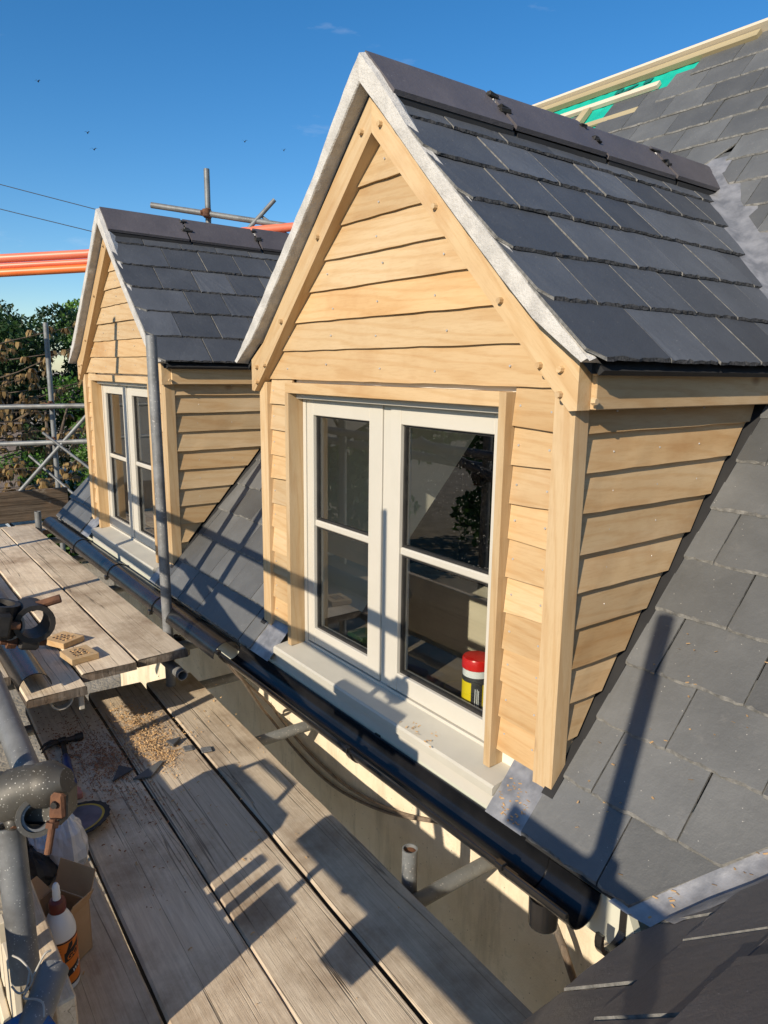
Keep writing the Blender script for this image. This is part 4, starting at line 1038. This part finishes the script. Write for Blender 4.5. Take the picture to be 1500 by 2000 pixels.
# saw disc
dsc = thing('saw_disc', (-.56, -.815, ZD), 'worn circular saw disc with yellow band lying on the deck', 'saw disc')
dm = Matrix.Translation((-.56, -.815, ZD + .018)) @ Matrix.Rotation(R(6), 4, 'X') @ Matrix.Rotation(R(-5), 4, 'Y')
def dring(r0, r1, z0, z1, name, mat, teeth=0):
    n = 72; v = []; f = []
    for k in range(n):
        a = 2 * math.pi * k / n; rr = r1 + (.004 if teeth and k % 3 == 0 else 0)
        for r, z in ((r0, z0), (rr, z0), (rr, z1), (r0, z1)): v.append(dm @ Vector((r * math.cos(a), r * math.sin(a), z)))
    for k in range(n):
        for q in range(4): f.append((4 * k + q, 4 * ((k + 1) % n) + q, 4 * ((k + 1) % n) + (q + 1) % 4, 4 * k + (q + 1) % 4))
    return G().add(v, f).obj(name, mat, dsc)
dring(.012, .084, 0, .002, 'plate', M['disc']); dring(.084, .092, 0, .0024, 'band', M['gold']); dring(.092, .108, 0, .0022, 'rim', M['iron'], 1)
# hammer
hm = thing('hammer', (-1.17, -.71, ZD), 'claw hammer with black head and blue grip lying on the deck', 'hammer')
hz = ZD + .018; hA = Vector((-1.135, -.722, hz)); hB = Vector((-.795, -.772, hz)); hd_ = Vector((-.01, 1, 0)).normalized()
g = G().tube(hA + hd_ * .016, hA + hd_ * .05, .011, 14); g.tube(hA + hd_ * .05, hA + hd_ * .078, .0155, 16); g.box(tuple(hA - Vector((.015, .016, .012))), tuple(hA + Vector((.015, .018, .013))), .004)
smooth_by_angle(g.obj('head', M['iron'], hm))
for s in (-1, 1):
    pts = [hA + Vector((s * .007, -.012, 0)), hA + Vector((s * .011, -.04, .006)), hA + Vector((s * .014 + .006, -.066, .002)), hA + Vector((s * .015 + .016, -.086, -.010))]
    G().path(pts, [.010, .009, .006, .003], 8).obj('claw', M['iron'], hm, True)
md = hA * .62 + hB * .38
G().path([hA, md], [.0095, .0105], 12).obj('shaft', M['iron'], hm, True)
G().path([md, md * .8 + hB * .2, md * .5 + hB * .5, md * .15 + hB * .85, hB, hB + (hB - hA).normalized() * .012], [.013, .0165, .0155, .0185, .0205, .017], 14).obj('grip', M['blue'], hm, True)
tag(G().box((-.76, -.795, ZD), (-.705, -.757, ZD + .022), .004, .004).obj('stone', M['pink'], None, False, (-.73, -.775, ZD)), 'small pink block by the end of the hammer grip', 'stone')
# slate offcuts and steel plates
def shard(pts, z, th, name, label, cat, mat, tilt=0):
    g = G().prism([(x, y, z + tilt * i) for i, (x, y) in enumerate(pts)][::-1], (0, 0, th)); return tag(g.obj(name, mat, None, False, (pts[0][0], pts[0][1], z)), label, cat)
shard([(-.715, -.575), (-.690, -.515), (-.765, -.440), (-.775, -.452)], ZD + .003, .006, 'slate_offcut', 'long pointed slate sliver lying across the board gap', 'slate offcut', M['slate_main'], .001)
shard([(-.745, -.640), (-.780, -.552), (-.832, -.590)], ZD + .002, .006, 'slate_offcut', 'dark triangular slate offcut in the reddish dust', 'slate offcut', M['slate'], .002)
shard([(-.905, -.378), (-.852, -.368), (-.890, -.322)], ZD + .002, .012, 'slate_offcut', 'small thick slate chip beyond the shavings', 'slate offcut', M['slate'], .003)
for (x, y, w, d, lb) in ((-.812, -.322, .040, .034, 'small steel plate on the board left of the gap'), (-.757, -.268, .040, .040, 'small steel plate bent over the board edge right of the gap')):
    m = Matrix.Translation((x, y, ZD + .001)) @ Matrix.Rotation(R(-12), 4, 'Z'); g = G().box((-w / 2, -d / 2, 0), (w / 2, d / 2, .006), .002, .001); g.v = [m @ q for q in g.v]
    tag(g.obj('steel_plate', M['tube_dk'], None, False, (x, y, ZD)), lb, 'steel plate')
# drilled oak blocks
def drilled(c, rz, label, seed):
    rg = random.Random(seed); t = thing('oak_block', c, label, 'oak block', 'drilled oak blocks'); m = Matrix.Translation(c) @ Matrix.Rotation(rz, 4, 'Z')
    g = G().box((-.066, -.058, 0), (.066, .058, .026), .0015); g.v = [m @ q for q in g.v]; g.obj('block', M['oak_x'], t)
    for i in range(4):
        for j in range(3):
            h = G(); a = Vector((-.032 + .021 * i + rg.uniform(-.002, .002), -.024 + .022 * j + rg.uniform(-.002, .002), .0262)); h.tube(a, a + Vector((0, 0, .0003)), .0068, 10); h.v = [m @ q for q in h.v]
            h.obj('hole', M['ink'], t)
            h = G(); b = a + Vector((.007, .004, 0))
            for k in range(3): h.tube(b, b + Vector((rg.uniform(-.006, .012), rg.uniform(-.008, .008), rg.uniform(.002, .008))), .0012, 4)
            h.v = [m @ q for q in h.v]; h.obj('burr', M['chips'], t)
drilled((-1.545, -.602, ZU + .003), R(28), 'drilled oak block farther back on the upper deck', 1)
drilled((-1.325, -.590, ZU + .003), R(8), 'drilled oak block nearest the end of the upper deck', 2)
# loose gutter length upside down on the upper deck
lg = half_round(G(), -3.2, -1.09, -.812, ZU + .012, .060, up=False, seg=18); lg.v = [Vector((q.x, q.y + .015 * (q.x + 1.1) * .2, q.z)) for q in lg.v]
tag(smooth_by_angle(lg.obj('gutter', M['black'], None, False, (-1.09, -.81, ZU))), 'loose black gutter length lying upside down on the upper deck', 'gutter')
wb = thing('gutter_clip', (-1.12, -.70, -.30), 'cream plastic gutter clips hanging under the upper deck end', 'gutter clip')
half_round(G(), -1.125, -1.095, -.72, -.262, .045, th=.006).obj('clip', M['paint'], wb); G().box((-1.12, -.655, -.33), (-1.10, -.635, -.24), .002).obj('clip', M['paint'], wb)
# wood shavings
def shavings(spots, n, mat, label, name, seed, size=.008):
    rg = random.Random(seed); g = G()
    tot = sum(s[4] for s in spots)
    for (cx, cy, rx, ry, wgt, hgt) in spots:
        for _ in range(int(n * wgt / tot)):
            a = rg.gauss(0, 1) * .5; b = rg.gauss(0, 1) * .5; x = cx + rx * a; y = cy + ry * b
            z = ZD + hgt * max(0, 1 - a * a - b * b) * rg.random() + .001
            l = size * rg.uniform(.5, 1.6); w = l * rg.uniform(.25, .5); t = rg.uniform(0, 6.28); u = Vector((math.cos(t), math.sin(t), rg.uniform(-.35, .35))) * l; k = Vector((-math.sin(t), math.cos(t), rg.uniform(-.4, .4))) * w
            c = Vector((x, y, z + .001)); lift = Vector((0, 0, l * rg.uniform(.1, .5)))
            g.add([c - u - k, c - u + k, c + lift + k, c + lift - k, c + u + k, c + u - k], [(0, 3, 2, 1), (3, 5, 4, 2)])
    return tag(g.obj(name, mat), label, 'shavings', kind='stuff')
shavings([(-1.20, -.415, .20, .11, 5, .012), (-1.02, -.42, .16, .12, 5, .014), (-.90, -.44, .12, .09, 5, .016), (-.80, -.42, .11, .06, 2, .004), (-1.1, -.30, .5, .25, .8, 0), (-.6, -.4, .6, .3, .8, 0), (-.2, -.5, 1.0, .5, .25, 0)], 2300, M['chips'], 'fresh pale oak shavings heaped on the lower deck', 'wood_shavings', 5, .0038)
shavings([(-.92, -.62, .30, .13, 5, .002), (-1.1, -.68, .4, .14, 2, 0), (-.6, -.66, .5, .2, .6, 0)], 2600, M['chips_red'], 'reddish sawdust spread around the hammer', 'sawdust', 6, .0034)
# crumbs on the roof lead and sill
g = G(); rg = random.Random(8)
for _ in range(150):
    k = rg.random()
    if k < .35: c = P(rg.uniform(.62, .72), rg.uniform(-.078, -.01), .008)
    elif k < .6: c = Vector((rg.gauss(.30, .05), rg.uniform(-.07, .03), -.012 + rg.uniform(0, .002)))
    elif k < .8: c = P(rg.uniform(.8, 1.1), rg.uniform(-.05, .4), .017)
    else:
        y = rg.uniform(-.1, .25); c = P(VX(y) - rg.uniform(.02, .06), y, .014)
    t = rg.uniform(0, 6.28); u = Vector((math.cos(t), math.sin(t), rg.uniform(-.2, .2))) * rg.uniform(.002, .006); w = Vector((-math.sin(t), math.cos(t), .2)) * .002
    g.add([c - u - w, c + u - w, c + u + w, c - u + w], [(0, 1, 2, 3)])
tag(g.obj('wood_crumbs', M['chips']), 'stray wood crumbs on lead, sill and slates', 'wood crumbs', kind='stuff')

# ================================================================== THINGS SEEN THROUGH THE WINDOW
tub = thing('wipes_tub', (.305, .174, -.003), 'plastic tub with red lid and yellow label inside the near window', 'tub'); tcx = Vector((.305, .174, -.003))
smooth_by_angle(G().lathe([(.040, 0), (.043, .003), (.043, .150), (.041, .152)], tcx, 30).obj('body', M['white'], tub))
smooth_by_angle(G().lathe([(.0433, .006), (.0436, .007), (.0436, .127), (.0433, .128)], tcx, 30).obj('label', M['label_dark'], tub))
smooth_by_angle(G().lathe([(.044, .150), (.046, .152), (.046, .178), (.043, .184), (.030, .186), (.012, .188)], tcx, 30).obj('lid', M['red'], tub))
fd2 = Vector((1.46, -1.47, 0)).normalized(); rd2 = Vector((-fd2.y, fd2.x, 0))
def tubp(a0, a1, z0, z1, mat, name):
    n = 8; v = []
    for i in range(n + 1):
        a = a0 + (a1 - a0) * i / n; q = tcx + (fd2 * math.cos(a) + rd2 * math.sin(a)) * .0439; v += [q + Vector((0, 0, z0)), q + Vector((0, 0, z1))]
    G().add(v, [(2 * i, 2 * i + 2, 2 * i + 3, 2 * i + 1) for i in range(n)]).obj(name, mat, tub)
tubp(-1.5, -.35, .010, .112, M['yellow'], 'label_panel'); tubp(.45, 1.4, .010, .108, M['yellow'], 'label_panel')
for a, z0, z1 in ((-.08, .02, .095), (.06, .035, .095), (.16, .03, .09)): tubp(a, a + .05, z0, z1, M['white'], 'label_panel')
bk = thing('bucket', (-.95, 1.75, -1.0), 'pale plastic bucket on a stack inside the near window', 'bucket')
smooth_by_angle(G().lathe([(.10, .75), (.125, .98), (.13, .985), (.12, .985), (.097, .76)], (-.95, 1.75, -1.0), 24).obj('pail', M['white'], bk))
G().box((-1.2, 1.5, -1.0), (-.7, 2.0, -.26), .01).obj('stack', M['floor_in'], bk)
tag(G().box((-1.5, 1.25, -1.0), (-.35, 1.42, -.12), .004).obj('trestle_board', M['pale'], None, False, (-.9, 1.3, -1.0)), 'pale board standing on the attic floor inside', 'board')
tag(G().box((-.28, .20, -.003), (-.20, .27, .10), .006).obj('plastic_carton', M['paint'], None, False, (-.24, .23, 0)), 'cream carton standing on the inner window board', 'carton')
tag(G().box((-.40, .17, -.003), (-.30, .26, .045), .006).obj('tool_box', M['leaf_dark'], None, False, (-.35, .2, 0)), 'low dark green box on the inner window board', 'box')

# ================================================================== BACKGROUND
def leaves(centers, radii, n, size, seed, droop=0.0, asp=.5, shell=.55):
    r = np.random.default_rng(seed); C = np.array(centers); Rr = np.array(radii); w = (Rr ** 2).prod(1) ** (1 / 3) if Rr.ndim > 1 else Rr ** 2
    k = r.choice(len(C), n, p=w / w.sum()); d = r.normal(size=(n, 3)); d /= np.linalg.norm(d, axis=1)[:, None]
    rad = shell + (1 - shell) * r.random(n) ** .6
    p = C[k] + d * rad[:, None] * (Rr[k] if Rr.ndim > 1 else Rr[k][:, None])
    u = r.normal(size=(n, 3)); u[:, 2] -= droop; u /= np.linalg.norm(u, axis=1)[:, None]
    q = r.normal(size=(n, 3)) + d * .8; v = np.cross(q, u); v /= np.linalg.norm(v, axis=1)[:, None] + 1e-9
    s = size * r.uniform(.6, 1.4, n)[:, None]
    nrm = np.cross(u, v)
    V = np.stack([p, p + u * s * .5 + v * s * asp * .5 + nrm * s * .12, p + u * s, p + u * s * .5 - v * s * asp * .5 + nrm * s * .12], 1).reshape(-1, 3)
    me = bpy.data.meshes.new('leaves'); me.vertices.add(4 * n); me.vertices.foreach_set('co', V.ravel()); me.loops.add(4 * n); me.loops.foreach_set('vertex_index', np.arange(4 * n))
    me.polygons.add(n); me.polygons.foreach_set('loop_start', np.arange(n) * 4); me.polygons.foreach_set('loop_total', np.full(n, 4)); me.update(); me.validate(); return me
def tree(base, h, cr, label, mat, seed, n=9000, size=.16, blobs=26, z0=.35, group=None):
    rg = random.Random(seed); base = Vector(base); t = thing('tree', base, label, 'tree', group); g = G()
    top = base + Vector((rg.uniform(-.3, .3), rg.uniform(-.3, .3), h * .8)); g.path([base, base * .5 + top * .5 + Vector((rg.uniform(-.15, .15), rg.uniform(-.15, .15), 0)), top], [h * .03, h * .022, h * .006], 9)
    cs = []; rs = []
    for i in range(blobs):
        a = rg.uniform(0, 6.28); e = rg.random(); zz = z0 + (1 - z0) * e; env = math.sin(math.pi * min(1, .12 + .80 * (1 - e) ** .8)) ** .6
        rr = cr * env * math.sqrt(rg.uniform(.15, 1)); q = base + Vector((rr * math.cos(a), rr * math.sin(a), h * zz * .93)); cs.append(tuple(q)); k = cr * rg.uniform(.22, .40); rs.append((k, k, k * rg.uniform(.6, .9)))
        st = base + Vector((0, 0, h * max(.15, zz - .28))); g.path([st, st * .4 + q * .6 + Vector((0, 0, .1)), q], [h * .010, h * .006, h * .002], 6)
    g.obj('trunk', M['bark'], t, True)
    me = leaves(cs, rs, n, size, seed); me.materials.append(mat); link('crown', me, t); return t
tree((-20.5, 2.4, -3.3), 6.0, 2.6, 'tall dark evergreen tree behind the scaffold at far left', M['leaf_dark'], 1, 30000, .13)
tree((-22.5, 6.2, -3.3), 6.4, 2.0, 'bright green tree beside the far dormer verge', M['leaf_green'], 2, 26000, .13)
tree((-17.0, 5.6, -3.3), 4.6, 2.4, 'dark shrubby tree low behind the far braces', M['leaf_dark'], 3, 22000, .12, z0=.1)
tree((-15.5, 2.6, -3.3), 4.2, 1.7, 'mid green bush between the cottage and the pole', M['leaf_green'], 4, 16000, .10, z0=.1)
tree((-26.0, -1.5, -3.3), 6.8, 3.4, 'big dark tree at the very left edge', M['leaf_dark'], 5, 26000, .16)
tree((-18.0, 9.0, -3.3), 4.6, 2.6, 'dark tree hidden behind the far dormer', M['leaf_dark'], 6, 9000, .18, z0=.1)
for i, (x, y, h, r_) in enumerate(((-9.5, -11.5, 5.2, 2.6), (-5.0, -12.5, 5.8, 2.9), (-14.5, -9.5, 5.4, 2.8), (-.5, -13.0, 5.4, 2.8), (4.5, -13.5, 5.2, 2.7))):
    tree((x, y, -3.3), h, r_, ('leafy tree across the garden, mirrored in the near window', 'broad tree across the garden behind the photographer', 'leafy tree across the garden, mirrored in the far window', 'round tree behind the photographer, straight out', 'round tree behind the photographer, to the right')[i], M['leaf_dark' if i % 2 else 'leaf_green'], 30 + i, 8000, .22, z0=.08)
# brown drooping-leaf tree close behind the far scaffold
bt = thing('tree', (-9.9, -.9, -3.3), 'tree with brown drooping withered leaves behind the far rails', 'tree')
rg = random.Random(77); g = G(); leafV = []; leafF = []
def whorl(c, n, L):
    for i in range(n):
        a = rg.uniform(0, 6.28); l = L * rg.uniform(.7, 1.2); w = l * .20; d = Vector((math.cos(a), math.sin(a), 0)); s = Vector((-d.y, d.x, 0)) * w; b = len(leafV)
        p0 = c; p1 = c + d * l * .35 + Vector((0, 0, l * .05)); p2 = c + d * l * .62 - Vector((0, 0, l * .35)); p3 = c + d * l * .66 - Vector((0, 0, l * .85))
        leafV.extend([p0, p1 - s, p1 + s, p2 - s * 1.1, p2 + s * 1.1, p3]); leafF.extend([(b, b + 1, b + 2), (b + 1, b + 3, b + 4, b + 2), (b + 3, b + 5, b + 4)])
root = Vector((-9.9, -.9, -3.3))
g.path([root, root + Vector((.1, .3, 1.8)), root + Vector((0, .6, 4.4))], [.10, .08, .04], 9)
for i in range(40):
    st = root + Vector((.05, .3, rg.uniform(1.9, 4.4))); a = rg.uniform(-.7, .7) if i % 5 else rg.uniform(0, 6.28); ln = rg.uniform(1.2, 3.0)
    en = st + Vector((math.sin(a) * ln * .8, math.cos(a) * ln, ln * rg.uniform(-.05, .40))); md = st * .5 + en * .5 + Vector((0, 0, rg.uniform(-.12, .12))); g.path([st, md, en], [.014, .009, .004], 6)
    for k in range(11):
        t = .42 + .58 * k / 10; q = st.lerp(md, t * 2) if t < .5 else md.lerp(en, t * 2 - 1)
        if rg.random() < .66: whorl(q + Vector((rg.uniform(-.10, .10), rg.uniform(-.10, .10), rg.uniform(-.06, .08))), rg.randint(9, 14), .10)
g.obj('trunk', M['bark'], bt, True); G().add(leafV, leafF).obj('crown', M['leaf_brown'], bt)
# cottage
ct = thing('cottage', (-15.6, 1.0, -3.3), 'small pale cottage with dark roof at the far left edge', 'cottage')
m = Matrix.Translation((-15.9, .35, -3.85)) @ Matrix.Rotation(R(-15), 4, 'Z')
def cpart(g, name, mat): g.v = [m @ q for q in g.v]; return g.obj(name, mat, ct)
cpart(G().box((-2.2, -3.2, 0), (1.2, 1.35, 2.35)), 'wall', M['cottage'])
rfc = cpart(G().prism([(1.45, -3.4, 2.28), (1.45, 1.5, 2.28), (-.5, 1.5, 3.55), (-.5, -3.4, 3.55)], (0, 0, .1)).prism([(-.5, -3.4, 3.55), (-.5, 1.5, 3.55), (-2.45, 1.5, 2.28), (-2.45, -3.4, 2.28)], (0, 0, .1)), 'roof', M['tiles'])
cpart(G().prism([(1.2, 1.34, 2.35), (-.5, 1.34, 3.5), (-2.2, 1.34, 2.35)], (0, -.1, 0)), 'gable', M['cottage'])
wn_ = cpart(G().box((1.19, .45, 1.15), (1.23, .95, 1.95)), 'window', M['white']); G_ = G().box((1.2305, .5, 1.2), (1.236, .9, 1.9)); G_.v = [m @ q for q in G_.v]; G_.obj('pane', M['felt'], wn_)
# overhead wires and birds
for a, b, lb in (((-35.0, -12.9, 11.26), (-16.0, 10.0, 3.85), 'upper overhead wire crossing the sky at left'), ((-35.0, -13.0, 10.3), (-16.0, 9.8, 3.35), 'lower overhead wire crossing the sky at left')):
    a, b = Vector(a), Vector(b); pts = [a.lerp(b, i / 14) - Vector((0, 0, .5 * (1 - (2 * i / 14 - 1) ** 2) * .25)) for i in range(15)]
    tag(G().path(pts, .011, 6).obj('overhead_wire', M['wire'], None, True, a), lb, 'wire', 'overhead wires')
for (c, sp, lb) in (((-45.1, 9.5, 16.7), .30, 'tiny bird high at the upper left'), ((-42.95, 11.4, 13.9), .30, 'tiny bird above the pair at left'), ((-42.6, 11.6, 13.0), .38, 'tiny bird, lower one of the pair at left'), ((-37.6, 18.4, 13.55), .36, 'tiny bird left of the near gable'), ((-36.2, 20.1, 13.1), .26, 'tiny bird closest to the near gable')):
    c = Vector(c); u = Vector((.6, .8, 0)); f_ = Vector((-.8, .6, 0)); g = G()
    sp *= .6; g.path([c - f_ * .10, c - f_ * .03, c + f_ * .05, c + f_ * .09], [.01, .03, .028, .008], 6)
    for s in (-1, 1): g.add([c + f_ * .06, c + u * s * sp * .5 + Vector((0, 0, .10)) + f_ * .03, c + u * s * sp + Vector((0, 0, .02)) - f_ * .06, c + u * s * sp * .45 + Vector((0, 0, .07)) - f_ * .08, c - f_ * .07], [(0, 1, 3, 4), (1, 2, 3)])
    tag(g.obj('bird', M['bird'], None, False, c), lb, 'bird', 'birds in the sky')
